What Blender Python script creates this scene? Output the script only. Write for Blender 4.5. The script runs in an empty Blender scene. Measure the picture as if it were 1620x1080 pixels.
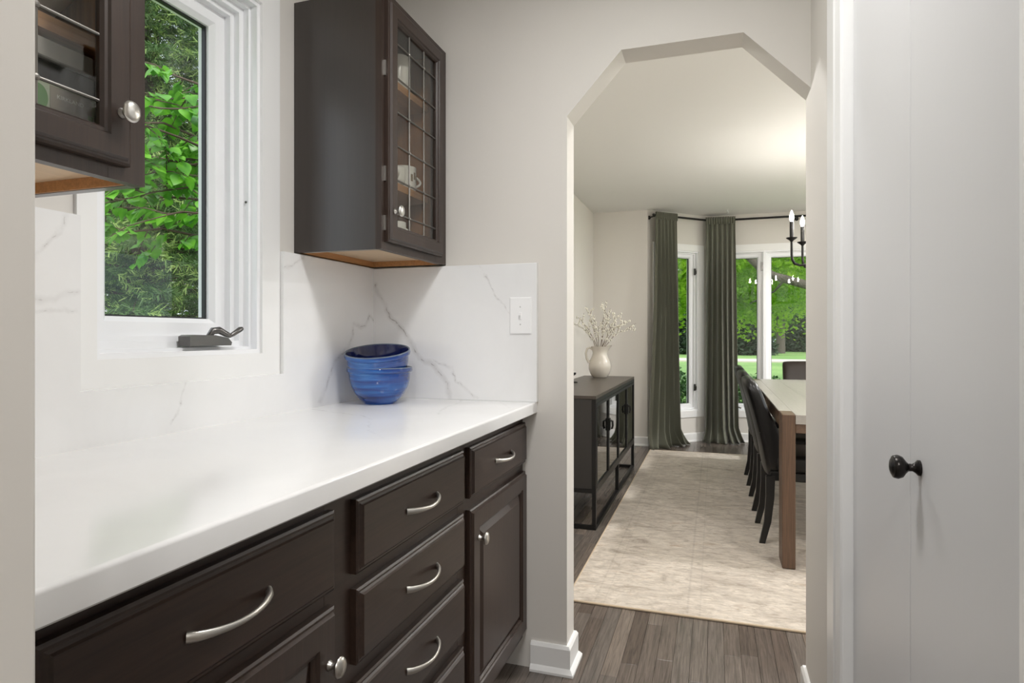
import bpy, bmesh, math, random
import numpy as np
from mathutils import Vector, Matrix

random.seed(7)
rng = np.random.default_rng(11)
SC = bpy.context.scene
COL = SC.collection
PI = math.pi

# ------------------------------------------------------------------ camera, world, lights, exposure
CAM_H = 1.145
cam_d = bpy.data.cameras.new('camera')
cam_d.sensor_width = 36.0
cam_d.lens = 975.0 / 1620.0 * 36.0
cam_d.shift_y = -10.0 / 1620.0
cam_d.clip_start = 0.02
cam_d.clip_end = 400
cam = bpy.data.objects.new('camera', cam_d)
COL.objects.link(cam)
cam.location = (0, 0, CAM_H)
cam.rotation_euler = (PI / 2, 0, math.atan2(.3123, .95))
SC.camera = cam

SC.view_settings.view_transform = 'Standard'
SC.view_settings.look = 'None'
SC.view_settings.gamma = 1.0
SC.view_settings.use_curve_mapping = False
SC.view_settings.exposure = 0.0
SC.cycles.use_denoising = True
SC.cycles.max_bounces = 10
SC.cycles.diffuse_bounces = 6
SC.cycles.transparent_max_bounces = 24
SC.cycles.sample_clamp_indirect = 6.0
SC.cycles.caustics_reflective = False
SC.cycles.caustics_refractive = False

world = bpy.data.worlds.new('sky')
SC.world = world
world.use_nodes = True
wn, wl = world.node_tree.nodes, world.node_tree.links
bg = wn['Background']
bg.inputs['Strength'].default_value = 1.8
wtc = wn.new('ShaderNodeTexCoord')
wno = wn.new('ShaderNodeTexNoise'); wno.inputs['Scale'].default_value = 2.2; wno.inputs['Detail'].default_value = 5
wcr = wn.new('ShaderNodeValToRGB')
wcr.color_ramp.elements[0].position = .38; wcr.color_ramp.elements[0].color = (.66, .79, 1.0, 1)
wcr.color_ramp.elements[1].position = .6; wcr.color_ramp.elements[1].color = (.96, .98, 1.0, 1)
wl.new(wtc.outputs['Generated'], wno.inputs['Vector'])
wl.new(wno.outputs['Fac'], wcr.inputs['Fac'])
wl.new(wcr.outputs['Color'], bg.inputs['Color'])


def lamp(name, kind, loc, energy, color=(1, 1, 1), size=.2, rot=(0, 0, 0), parent=None):
    d = bpy.data.lights.new(name, kind)
    d.energy = energy
    d.color = color
    if kind == 'AREA':
        d.shape = 'DISK'; d.size = size
    elif kind == 'POINT':
        d.shadow_soft_size = size
    elif kind == 'SUN':
        d.angle = size
    o = bpy.data.objects.new(name, d)
    COL.objects.link(o)
    o.location = loc
    o.rotation_euler = rot
    if parent: o.parent = parent
    return o


sun = lamp('sun', 'SUN', (0, -10, 20), 2.8, (1, .95, .88), math.radians(8))
sun.rotation_euler = Vector((-.55, .75, -.85)).to_track_quat('-Z', 'Y').to_euler()

HALL_LAMP_W = 13.2
KITCHEN_FILL_W = 25.0
BULB_GLOW = 200.0
DINING_FILL_W = 42.0

# ------------------------------------------------------------------ helpers


class MB:
    """collects geometry in world (or local) coordinates"""

    def __init__(s):
        s.v = []; s.f = []

    def add(s, vs, fs):
        n = len(s.v)
        s.v += [tuple(v) for v in vs]
        s.f += [tuple(i + n for i in f) for f in fs]
        return s

    def box(s, x0, x1, y0, y1, z0, z1, bev=0.0, seg=1):
        if x0 > x1: x0, x1 = x1, x0
        if y0 > y1: y0, y1 = y1, y0
        if z0 > z1: z0, z1 = z1, z0
        vs = [(x, y, z) for z in (z0, z1) for y in (y0, y1) for x in (x0, x1)]
        fs = [(0, 2, 3, 1), (4, 5, 7, 6), (0, 1, 5, 4), (2, 6, 7, 3), (0, 4, 6, 2), (1, 3, 7, 5)]
        if bev <= 0:
            return s.add(vs, fs)
        bm = bmesh.new()
        bv = [bm.verts.new(v) for v in vs]
        for f in fs: bm.faces.new([bv[i] for i in f])
        bev = min(bev, .49 * min(x1 - x0, y1 - y0, z1 - z0))
        bmesh.ops.bevel(bm, geom=bm.edges[:], offset=bev, segments=seg, profile=.5, affect='EDGES')
        bm.verts.index_update()
        s.add([v.co[:] for v in bm.verts], [[v.index for v in f.verts] for f in bm.faces])
        bm.free()
        return s

    def prism(s, poly, fmap, d0, d1):
        """poly: list of (a,b); fmap(a,b,d) -> xyz"""
        n = len(poly)
        vs = [fmap(a, b, d0) for a, b in poly] + [fmap(a, b, d1) for a, b in poly]
        fs = [tuple(range(n))[::-1], tuple(range(n, 2 * n))]
        for i in range(n):
            j = (i + 1) % n
            fs.append((i, j, n + j, n + i))
        return s.add(vs, fs)

    def loft_rect(s, a0, a1, b0, b1, rings, fmap, cap0=True, cap1=True):
        """rings: list of (inset, depth)"""
        vs = []; fs = []
        for ins, d in rings:
            A0, A1, B0, B1 = a0 + ins, a1 - ins, b0 + ins, b1 - ins
            vs += [fmap(A0, B0, d), fmap(A1, B0, d), fmap(A1, B1, d), fmap(A0, B1, d)]
        m = len(rings)
        for k in range(m - 1):
            for i in range(4):
                j = (i + 1) % 4
                fs.append((4 * k + i, 4 * k + j, 4 * k + 4 + j, 4 * k + 4 + i))
        if cap0: fs.append((3, 2, 1, 0))
        if cap1:
            e = 4 * (m - 1)
            fs.append((e, e + 1, e + 2, e + 3))
        return s.add(vs, fs)

    def frame(s, a0, a1, b0, b1, prof, fmap):
        """closed rectangular frame swept from profile [(inset, depth), ...] (closed loop)"""
        m = len(prof); vs = []; fs = []
        for ins, d in prof:
            A0, A1, B0, B1 = a0 + ins, a1 - ins, b0 + ins, b1 - ins
            vs += [fmap(A0, B0, d), fmap(A1, B0, d), fmap(A1, B1, d), fmap(A0, B1, d)]
        for k in range(m):
            q = (k + 1) % m
            for i in range(4):
                j = (i + 1) % 4
                fs.append((4 * k + i, 4 * k + j, 4 * q + j, 4 * q + i))
        return s.add(vs, fs)

    def lathe(s, prof, n=24, M=None, cap=True):
        vs = []; fs = []; m = len(prof)
        for r, z in prof:
            for i in range(n):
                a = 2 * PI * i / n
                vs.append(Vector((r * math.cos(a), r * math.sin(a), z)))
        for k in range(m - 1):
            for i in range(n):
                j = (i + 1) % n
                fs.append((k * n + i, k * n + j, (k + 1) * n + j, (k + 1) * n + i))
        if cap:
            if prof[0][0] > 1e-6: fs.append(tuple(range(n))[::-1])
            if prof[-1][0] > 1e-6: fs.append(tuple(range((m - 1) * n, m * n)))
        if M is not None: vs = [M @ v for v in vs]
        return s.add(vs, fs)

    def tube(s, pts, r, n=8, flat=1.0, cap=True):
        pts = [Vector(p) for p in pts]
        m = len(pts)
        rs = r if isinstance(r, (list, tuple)) else [r] * m
        t0 = (pts[1] - pts[0]).normalized()
        up = Vector((0, 0, 1)) if abs(t0.z) < .9 else Vector((1, 0, 0))
        nrm = (up - t0 * up.dot(t0)).normalized()
        vs = []; fs = []
        for k in range(m):
            t = (pts[min(k + 1, m - 1)] - pts[max(k - 1, 0)]).normalized()
            nrm = (nrm - t * nrm.dot(t)).normalized()
            b = t.cross(nrm)
            for i in range(n):
                a = 2 * PI * i / n
                vs.append(pts[k] + (nrm * math.cos(a) + b * math.sin(a) * flat) * rs[k])
        for k in range(m - 1):
            for i in range(n):
                j = (i + 1) % n
                fs.append((k * n + i, k * n + j, (k + 1) * n + j, (k + 1) * n + i))
        if cap:
            fs.append(tuple(range(n))[::-1]); fs.append(tuple(range((m - 1) * n, m * n)))
        return s.add(vs, fs)

    def sphere(s, c, r, nu=12, nv=8):
        if not isinstance(r, (list, tuple)): r = (r, r, r)
        prof = [(math.sin(PI * k / nv), -math.cos(PI * k / nv)) for k in range(nv + 1)]
        prof[0] = (1e-7, -1); prof[-1] = (1e-7, 1)
        return s.lathe(prof, nu, Matrix.Translation(c) @ Matrix.Diagonal((r[0], r[1], r[2], 1)), cap=False)

    def bar(s, p, q, w, h):
        """rectangular bar between two points, w across (horizontal), h in the other direction"""
        p, q = Vector(p), Vector(q)
        t = (q - p).normalized()
        up = Vector((0, 0, 1)) if abs(t.z) < .95 else Vector((0, 1, 0))
        a = t.cross(up).normalized(); b = a.cross(t).normalized()
        vs = []
        for c in (p, q):
            for i, j in ((-1, -1), (1, -1), (1, 1), (-1, 1)):
                vs.append(c + a * (i * w / 2) + b * (j * h / 2))
        return s.add(vs, [(3, 2, 1, 0), (4, 5, 6, 7), (0, 1, 5, 4), (1, 2, 6, 5), (2, 3, 7, 6), (3, 0, 4, 7)])


WM = {}     # world matrices of parents (nothing is animated; parents are never scaled)


def wmat(o):
    m = Matrix.Translation(o.location) @ o.rotation_euler.to_matrix().to_4x4()
    return (wmat(o.parent) @ m) if o.parent else m


def build(name, mb, mat, parent=None, local=False, smooth=None, kind=None, label=None, bevel=None):
    vs, fs = mb.v, mb.f
    if parent is not None and not local:
        iv = wmat(parent).inverted()
        vs = [iv @ Vector(v) for v in vs]
    me = bpy.data.meshes.new(name)
    me.from_pydata([tuple(v) for v in vs], [], fs)
    bm = bmesh.new(); bm.from_mesh(me)
    bmesh.ops.recalc_face_normals(bm, faces=bm.faces)
    if smooth:
        ang = math.radians(smooth)
        for f in bm.faces: f.smooth = True
        for e in bm.edges:
            if len(e.link_faces) == 2 and e.calc_face_angle(0) > ang: e.smooth = False
    bm.to_mesh(me); bm.free()
    me.materials.append(mat)
    o = bpy.data.objects.new(name, me)
    COL.objects.link(o)
    if parent is not None: o.parent = parent
    if kind: o['kind'] = kind
    if label: o['label'] = label
    return o


def tag(o, label, cat, group=None):
    o['label'] = label; o['category'] = cat
    if group: o['group'] = group
    return o


def thing(name, label, cat, loc=(0, 0, 0), rotz=0, group=None):
    o = bpy.data.objects.new(name, None)
    o.empty_display_size = .05
    COL.objects.link(o)
    o.location = loc; o.rotation_euler = (0, 0, rotz)
    return tag(o, label, cat, group)


def structure(o, label=None):
    o['kind'] = 'structure'
    if label: o['label'] = label
    return o


def struct_root(name, label=None, loc=(0, 0, 0)):
    o = bpy.data.objects.new(name, None)
    COL.objects.link(o); o.location = loc
    return structure(o, label)


def dup(root, loc, rotz, label):
    r = root.copy(); COL.objects.link(r)
    r.location = loc; r.rotation_euler = (0, 0, rotz); r['label'] = label
    for ch in list(root.children):
        c = ch.copy(); COL.objects.link(c); c.parent = r
        for g in list(ch.children):
            d = g.copy(); COL.objects.link(d); d.parent = c
    return r


def quads_mesh(name, V, mat, parent, kind='stuff', quad=4, label=None):
    """V: (n,quad,3) numpy array in world coordinates -> one mesh of separate polygons"""
    V = np.asarray(V, dtype=np.float32)
    n = V.shape[0]
    if parent is not None:
        iv = np.array(wmat(parent).inverted())
        V = V @ iv[:3, :3].T.astype(np.float32) + iv[:3, 3].astype(np.float32)
    me = bpy.data.meshes.new(name)
    me.vertices.add(n * quad)
    me.vertices.foreach_set('co', V.reshape(-1))
    me.loops.add(n * quad)
    me.loops.foreach_set('vertex_index', np.arange(n * quad, dtype=np.int32))
    me.polygons.add(n)
    me.polygons.foreach_set('loop_start', np.arange(0, n * quad, quad, dtype=np.int32))
    me.polygons.foreach_set('loop_total', np.full(n, quad, dtype=np.int32))
    me.update(calc_edges=True)
    me.validate()
    me.materials.append(mat)
    o = bpy.data.objects.new(name, me)
    COL.objects.link(o)
    if parent is not None: o.parent = parent
    if kind: o['kind'] = kind
    if label: o['label'] = label
    return o


# ------------------------------------------------------------------ materials


def srgb(r, g, b):
    def c(x):
        x /= 255.0
        return x / 12.92 if x <= .04045 else ((x + .055) / 1.055) ** 2.4
    return (c(r), c(g), c(b), 1)


class Mat:
    def __init__(s, name, col=(.8, .8, .8, 1), rough=.5, metal=0.0, **kw):
        s.m = bpy.data.materials.new(name)
        s.m.use_nodes = True
        s.n = s.m.node_tree.nodes; s.l = s.m.node_tree.links
        s.b = s.n['Principled BSDF']
        s.b.inputs['Base Color'].default_value = col
        s.b.inputs['Roughness'].default_value = rough
        s.b.inputs['Metallic'].default_value = metal
        for k, v in kw.items():
            s.b.inputs[k.replace('_', ' ')].default_value = v

    def node(s, t, **kw):
        n = s.n.new('ShaderNode' + t)
        for k, v in kw.items():
            if k in n.inputs: n.inputs[k].default_value = v
            else: setattr(n, k, v)
        return n

    def pos(s, scale=(1, 1, 1), coord='pos', rot=(0, 0, 0)):
        if coord == 'pos':
            g = s.node('NewGeometry').outputs['Position']
        else:
            g = s.node('TexCoord').outputs[coord]
        mp = s.node('Mapping'); mp.inputs['Scale'].default_value = scale
        mp.inputs['Rotation'].default_value = rot
        s.l.new(g, mp.inputs['Vector'])
        return mp.outputs['Vector']

    def noise(s, vec, scale=5, detail=3, rough=.5, dist=0):
        n = s.node('TexNoise')
        n.inputs['Scale'].default_value = scale; n.inputs['Detail'].default_value = detail
        n.inputs['Roughness'].default_value = rough; n.inputs['Distortion'].default_value = dist
        if vec is not None: s.l.new(vec, n.inputs['Vector'])
        return n.outputs['Fac']

    def ramp(s, fac, stops):
        r = s.node('ValToRGB')
        e = r.color_ramp.elements
        while len(e) < len(stops): e.new(.5)
        for el, (p, c) in zip(e, stops):
            el.position = p; el.color = c if len(c) == 4 else (*c, 1)
        s.l.new(fac, r.inputs['Fac'])
        return r.outputs['Color']

    def math(s, op, a, b=None, clamp=False):
        n = s.node('Math', operation=op); n.use_clamp = clamp
        for i, x in enumerate((a, b)):
            if x is None: continue
            if isinstance(x, (int, float)): n.inputs[i].default_value = x
            else: s.l.new(x, n.inputs[i])
        return n.outputs[0]

    def mix(s, fac, a, b, mode='MIX'):
        n = s.node('Mix', data_type='RGBA', blend_type=mode)
        for i, x in ((0, fac), (6, a), (7, b)):
            if isinstance(x, (int, float)): n.inputs[i].default_value = x
            elif isinstance(x, tuple): n.inputs[i].default_value = x
            else: s.l.new(x, n.inputs[i])
        return n.outputs[2]

    def set(s, inp, out):
        s.l.new(out, s.b.inputs[inp])

    def bump(s, h, strength=.2, dist=.002):
        n = s.node('Bump'); n.inputs['Strength'].default_value = strength; n.inputs['Distance'].default_value = dist
        s.l.new(h, n.inputs['Height']); s.l.new(n.outputs['Normal'], s.b.inputs['Normal'])


def paint(name, col, rough=.6, bump=.05, sc=180):
    m = Mat(name, col, rough)
    n = m.noise(m.pos(), sc, 2)
    m.bump(n, bump, .001)
    return m.m


WALL = paint('wall_paint', srgb(218, 214, 208), .62)
CEIL = paint('ceiling_paint', srgb(228, 227, 224), .8)
TRIM = paint('white_trim_paint', srgb(237, 237, 236), .32, .02, 60)
DOORW = Mat('door_paint', srgb(219, 219, 220), .4)
DOORW.bump(DOORW.noise(DOORW.pos((60, 60, 1.2)), 3, 4), .12, .001)
DOORW = DOORW.m
PLASTIC = Mat('white_plastic', srgb(242, 242, 242), .25).m
VINYL = Mat('window_vinyl', srgb(240, 241, 243), .3).m
GASKET = Mat('black_gasket', srgb(28, 29, 31), .5).m
BLACKM = Mat('black_metal', srgb(34, 33, 32), .42, .6).m
BRONZE = Mat('dark_bronze', srgb(40, 37, 35), .28, .7)
BRONZE.bump(BRONZE.noise(BRONZE.pos(), 160, 3), .35, .002)
BRONZE = BRONZE.m
NICKEL = Mat('brushed_nickel', srgb(205, 202, 196), .32, 1.0).m
LEAD = Mat('lead_came', srgb(120, 117, 112), .38, .9).m
PEWTER = Mat('dark_pewter', srgb(104, 102, 100), .3, .85).m


def wood_dark(name, axis, base, rough=.36, contrast=1.0, spec=.5, coat=0.0):
    sc = {'x': (1.5, 40, 40), 'y': (40, 1.5, 40), 'z': (40, 40, 1.5)}[axis]
    m = Mat(name, base, rough)
    v = m.pos(sc)
    n = m.noise(v, 3.0, 6, .65, .6)
    d = tuple(c * (1 - .42 * contrast) for c in base[:3]); l = tuple(min(1, c * (1 + .5 * contrast)) for c in base[:3])
    m.set('Base Color', m.ramp(n, [(.3, d), (.7, l)]))
    m.b.inputs['Specular IOR Level'].default_value = spec
    m.b.inputs['Coat Weight'].default_value = coat; m.b.inputs['Coat Roughness'].default_value = .28
    m.bump(n, .14, .0012)
    return m.m


OAKH = wood_dark('espresso_oak_horizontal', 'y', srgb(49, 36, 29), .4, .65, .4, .06)
OAKV = wood_dark('espresso_oak_vertical', 'z', srgb(49, 36, 29), .38, .6, .45, .1)
OAKS = wood_dark('espresso_oak_veneer', 'z', srgb(44, 36, 32), .34, .3, .5, .7)
OAKL = wood_dark('oak_interior', 'y', srgb(176, 128, 82), .5, .5)
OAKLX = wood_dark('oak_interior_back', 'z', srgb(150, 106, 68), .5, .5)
BIRCH = wood_dark('pale_veneer', 'y', srgb(206, 180, 148), .55, .15)
SIDEB = wood_dark('dark_sideboard_wood', 'y', srgb(66, 58, 52), .34, .3)
SIDEP = Mat('dark_sideboard_panel', srgb(44, 41, 39), .42).m
TABLEW = wood_dark('walnut_table', 'y', srgb(104, 82, 66), .24, .4)
TABLE_SHEEN = wood_dark('walnut_top_sheen', 'y', srgb(162, 157, 151), .36, .2)  # walnut painted pale: the window's reflection is put into the colour
TABLEV = wood_dark('walnut_table_leg', 'z', srgb(92, 70, 54), .42, .6)
BARK = Mat('bark', srgb(96, 88, 80), .9)
BARK.bump(BARK.noise(BARK.pos((3, 3, 1)), 12, 5), .8, .05); BARK = BARK.m
TWIG = Mat('twig_bark', srgb(84, 68, 56), .85).m


def glass(name, tint=(1, 1, 1, 1), refl=1.0, ior=1.5):
    m = bpy.data.materials.new(name); m.use_nodes = True
    n, l = m.node_tree.nodes, m.node_tree.links
    n.clear()
    out = n.new('ShaderNodeOutputMaterial'); mx = n.new('ShaderNodeMixShader')
    t = n.new('ShaderNodeBsdfTransparent'); t.inputs['Color'].default_value = tint
    g = n.new('ShaderNodeBsdfGlossy'); g.inputs['Roughness'].default_value = .01
    # Schlick reflectance, the same from both faces of the thin pane
    lw = n.new('ShaderNodeLayerWeight'); lw.inputs['Blend'].default_value = .5
    pw = n.new('ShaderNodeMath'); pw.operation = 'POWER'; pw.inputs[1].default_value = 5
    r0 = ((ior - 1) / (ior + 1)) ** 2
    mu = n.new('ShaderNodeMath'); mu.operation = 'MULTIPLY_ADD'; mu.inputs[1].default_value = (1 - r0) * refl; mu.inputs[2].default_value = r0 * refl
    mu.use_clamp = True
    l.new(lw.outputs['Facing'], pw.inputs[0]); l.new(pw.outputs[0], mu.inputs[0]); l.new(mu.outputs[0], mx.inputs['Fac'])
    l.new(t.outputs[0], mx.inputs[1]); l.new(g.outputs[0], mx.inputs[2]); l.new(mx.outputs[0], out.inputs['Surface'])
    return m


GLASS = glass('window_glass', (.985, .992, .988, 1), .55)
CABGLASS = glass('cabinet_glass', (.9, .9, .88, 1), 1.0)
SIDEGLASS = glass('sideboard_glass', (.55, .55, .55, 1), 1.6, 1.55)


def quartz(name, veins, faint=.5):
    """white stone slab; veins = list of (polyline 3-D, width, strength)"""
    m = Mat(name, srgb(236, 236, 236), .17)
    m.b.inputs['Specular IOR Level'].default_value = .5
    p = m.node('NewGeometry').outputs['Position']
    wn_ = m.node('TexNoise'); wn_.inputs['Scale'].default_value = 22; wn_.inputs['Detail'].default_value = 4
    m.l.new(p, wn_.inputs['Vector'])
    sub = m.node('VectorMath', operation='SUBTRACT'); m.l.new(wn_.outputs['Color'], sub.inputs[0]); sub.inputs[1].default_value = (.5, .5, .5)
    scl = m.node('VectorMath', operation='SCALE'); m.l.new(sub.outputs[0], scl.inputs[0]); scl.inputs['Scale'].default_value = .035
    wp = m.node('VectorMath', operation='ADD'); m.l.new(p, wp.inputs[0]); m.l.new(scl.outputs[0], wp.inputs[1])
    wp = wp.outputs[0]
    mod = m.noise(p, 14, 3)
    total = None
    for pts, w, st in veins:
        dmin = None
        for a, b in zip(pts[:-1], pts[1:]):
            a = Vector(a); b = Vector(b); ba = b - a
            pa = m.node('VectorMath', operation='SUBTRACT'); m.l.new(wp, pa.inputs[0]); pa.inputs[1].default_value = a
            dt = m.node('VectorMath', operation='DOT_PRODUCT'); m.l.new(pa.outputs[0], dt.inputs[0]); dt.inputs[1].default_value = ba / ba.length_squared
            h = m.math('ADD', dt.outputs['Value'], 0.0, clamp=True)
            sv = m.node('VectorMath', operation='SCALE'); sv.inputs[0].default_value = ba; m.l.new(h, sv.inputs['Scale'])
            df = m.node('VectorMath', operation='SUBTRACT'); m.l.new(pa.outputs[0], df.inputs[0]); m.l.new(sv.outputs[0], df.inputs[1])
            ln = m.node('VectorMath', operation='LENGTH'); m.l.new(df.outputs[0], ln.inputs[0])
            d = ln.outputs['Value']
            dmin = d if dmin is None else m.math('MINIMUM', dmin, d)
        core = m.node('MapRange', interpolation_type='SMOOTHSTEP'); m.l.new(dmin, core.inputs['Value'])
        core.inputs['From Min'].default_value = w; core.inputs['From Max'].default_value = 0; core.inputs['To Min'].default_value = 0; core.inputs['To Max'].default_value = st
        halo = m.node('MapRange', interpolation_type='SMOOTHSTEP'); m.l.new(dmin, halo.inputs['Value'])
        halo.inputs['From Min'].default_value = w * 4; halo.inputs['From Max'].default_value = 0; halo.inputs['To Min'].default_value = 0; halo.inputs['To Max'].default_value = st * .3
        v = m.math('MAXIMUM', core.outputs[0], halo.outputs[0])
        total = v if total is None else m.math('MAXIMUM', total, v)
    md = m.math('MULTIPLY', total, m.math('MULTIPLY', mod, 1.8))
    soft = m.noise(m.pos((1, 1, 1)), 3.5, 4, .6, 1.2)
    base = m.mix(soft, srgb(240, 240, 240), srgb(229, 229, 229))
    m.set('Base Color', m.mix(md, base, srgb(140, 134, 130)))
    return m.m


# ------------------------------------------------------------------ main dimensions
XW = -1.226      # window wall face
XR = .275        # right wall face
YE = 2.04        # arch wall, pantry side
YD = 2.146       # arch wall, dining side
ZC = 2.44        # ceiling
YB = 6.49        # dining back wall
BAY0 = Vector((-.66, 6.49)); BAY1 = Vector((-.07, 7.06))
YF = 7.06
BXC = .815       # bay centre
XDR = 3.3        # dining right wall
YK = -3.2        # kitchen end
WT = .17

# ------------------------------------------------------------------ floor of separate planks
PLANKM = Mat('plank_stain', srgb(84, 74, 68), .27)
_oi = PLANKM.node('ObjectInfo').outputs['Random']
_g1 = PLANKM.noise(PLANKM.pos((34, 1.6, 34)), 3.2, 6, .65, 1.0)
_g2 = PLANKM.noise(PLANKM.pos((120, 4, 120)), 4, 3, .6)
_base = PLANKM.ramp(_oi, [(0.0, srgb(88, 78, 71)), (.35, srgb(112, 103, 96)), (.7, srgb(102, 96, 91)), (1.0, srgb(130, 118, 108))])
_gr = PLANKM.ramp(_g1, [(.28, (.52, .52, .52, 1)), (.7, (1.25, 1.22, 1.2, 1))])
PLANKM.set('Base Color', PLANKM.mix(1.0, _base, _gr, 'MULTIPLY'))
PLANKM.bump(_g2, .12, .001)
PLANK = PLANKM.m

floor = build('floor', MB().box(XW - .1, XDR + .1, YK, 7.2, -.12, -.0135), Mat('subfloor', srgb(40, 34, 30), .9).m)
structure(floor, 'dark stained oak strip floor')
PW = .0572
plank_meshes = {}


def plank_mesh(L):
    if L not in plank_meshes:
        mb = MB().box(-PW / 2 + .0004, PW / 2 - .0004, 0.0006, L - .0006, -.013, 0, .0011)
        o = build('plank', mb, PLANK)
        plank_meshes[L] = o.data
        bpy.data.objects.remove(o)
    return plank_meshes[L]


def plank_seen(x, y0, y1):
    if y1 < 1.05: return False
    if y0 < YD:
        return -.66 < x < XR + .02
    inside_rug = -.56 < x < 2.2 and y0 > 2.65 and y1 < 6.2
    r0 = x / y1
    if x > .13 * y1 + .05: return False
    return not inside_rug


LENS = [.5, .65, .8, .95, 1.1]
cands = []
i = 0
x = XW + PW / 2
while x < XDR:
    y = YK + random.random() * .8
    while y < 7.06:
        L = random.choice(LENS)
        cands.append((x, y, L)); y += L
    x += PW; i += 1
seen = sorted([c for c in cands if plank_seen(c[0], c[1], c[1] + c[2])], key=lambda c: c[0] ** 2 + c[1] ** 2)
single = set(seen[:300])
rest = MB()
for c in cands:
    if c in single:
        o = bpy.data.objects.new('plank', plank_mesh(c[2])); COL.objects.link(o)
        o.location = (c[0], c[1], 0); o.parent = floor
    else:
        rest.box(c[0] - PW / 2 + .0004, c[0] + PW / 2 - .0004, c[1] + .0006, c[1] + c[2] - .0006, -.013, 0)
build('plank_field', rest, PLANK, floor, kind='stuff')

# ------------------------------------------------------------------ walls
W1 = (.946, 1.438, 1.094, 2.085)    # pantry window opening y0 y1 z0 z1
mb = MB()
mb.box(XW - WT, XW, YK, W1[0], 0, ZC)
mb.box(XW - WT, XW, W1[1], YB + .17, 0, ZC)
mb.box(XW - WT, XW, W1[0], W1[1], 0, W1[2])
mb.box(XW - WT, XW, W1[0], W1[1], W1[3], ZC)
structure(build('wall_left', mb, WALL), 'light grey painted wall with the pantry window')

arch = [(XW, 0), (-.475, 0), (-.475, 1.886), (-.292, 2.084), (.085, 2.084), (XR, 1.888), (XR, ZC), (XW, ZC)]
structure(build('wall_arch', MB().prism(arch, lambda a, b, d: (a, d, b), YE, YD), WALL), 'light grey wall with a clipped-corner archway')

DO0, DO1, DOZ = .68, 1.515, 2.06
mb = MB()
mb.box(XR, XR + .12, .1, DO0, 0, ZC)
mb.box(XR, XR + .12, DO1, YD, 0, ZC)
mb.box(XR, XR + .12, DO0, DO1, DOZ, ZC)
structure(build('wall_right', mb, WALL), 'grey painted wall beside the white closet doors')
structure(build('wall_stub', MB().box(XW, -.487, .20, .332, 0, ZC, .004), WALL), 'end of a grey partition wall at the pantry entrance')
structure(build('wall_dining_near', MB().box(XR + .12, XDR, YE, YD, 0, ZC), WALL))
SW = (3.3, 5.7, .55, 2.1)  # opening for side windows added out of view to bring in more daylight
mb = MB().box(XDR, XDR + .15, YE, SW[0], 0, ZC).box(XDR, XDR + .15, SW[1], YB + .1, 0, ZC).box(XDR, XDR + .15, SW[0], SW[1], 0, SW[2]).box(XDR, XDR + .15, SW[0], SW[1], SW[3], ZC)
structure(build('wall_dining_right', mb, WALL))
structure(build('wall_kitchen_right', MB().box(XDR, XDR + .15, YK, .1, 0, ZC), WALL))
structure(build('wall_kitchen_side', MB().box(XR + .12, XDR, -.02, .1, 0, ZC), WALL))
structure(build('wall_kitchen_end', MB().box(XW - WT, XDR + .15, YK - .15, YK, 0, ZC), WALL))
structure(build('ceiling', MB().box(XW - WT, XDR + .15, YK - .15, 7.35, ZC, ZC + .12), CEIL), 'plain white ceiling')

BAYW = BXC - BAY1.x            # half width of the bay front
XB2 = BXC + (BXC - BAY0.x)     # where the bay ends on the right
mb = MB().box(XW, BAY0.x, YB, YB + .15, 0, ZC)
structure(build('wall_back', mb, WALL), 'pale wall at the back of the dining room')
structure(build('wall_back_right', MB().box(XB2, XDR, YB, YB + .15, 0, ZC), WALL))

WZ0, WZ1 = .335, 2.045
dvec = (BAY1 - BAY0); LA = dvec.length; dvec.normalize()
nvec = Vector((-dvec.y, dvec.x))


def mapL(a, z, c): return (BAY0.x + dvec.x * a + nvec.x * c, BAY0.y + dvec.y * a + nvec.y * c, z)
def mapR(a, z, c):
    p = mapL(a, z, c); return (2 * BXC - p[0], p[1], p[2])
def mapF(a, z, c): return (a, YF + c, z)
def map1(a, z, c): return (XW - c, a, z)


def wall_open(a0, a1, o0, o1, z0, z1, fm, t=.14):
    mb = MB()
    for (p, q, r, s_) in ((a0, o0, 0, ZC), (o1, a1, 0, ZC), (o0, o1, 0, z0), (o0, o1, z1, ZC)):
        mb.prism([(p, r), (q, r), (q, s_), (p, s_)], fm, 0, t)
    return mb


AO0, AO1 = .14, .68
structure(build('wall_bay_left', wall_open(0, LA + .05, AO0, AO1, WZ0, WZ1, mapL), WALL), 'angled wall of the window bay')
structure(build('wall_bay_right', wall_open(0, LA + .05, AO0, AO1, WZ0, WZ1, mapR), WALL))
FX0, FX1 = .01, 2 * BXC - .01
structure(build('wall_bay_front', wall_open(BAY1.x, 2 * BXC - BAY1.x, FX0, FX1, WZ0, WZ1, mapF), WALL), 'straight wall of the window bay')

# ------------------------------------------------------------------ windows


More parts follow.
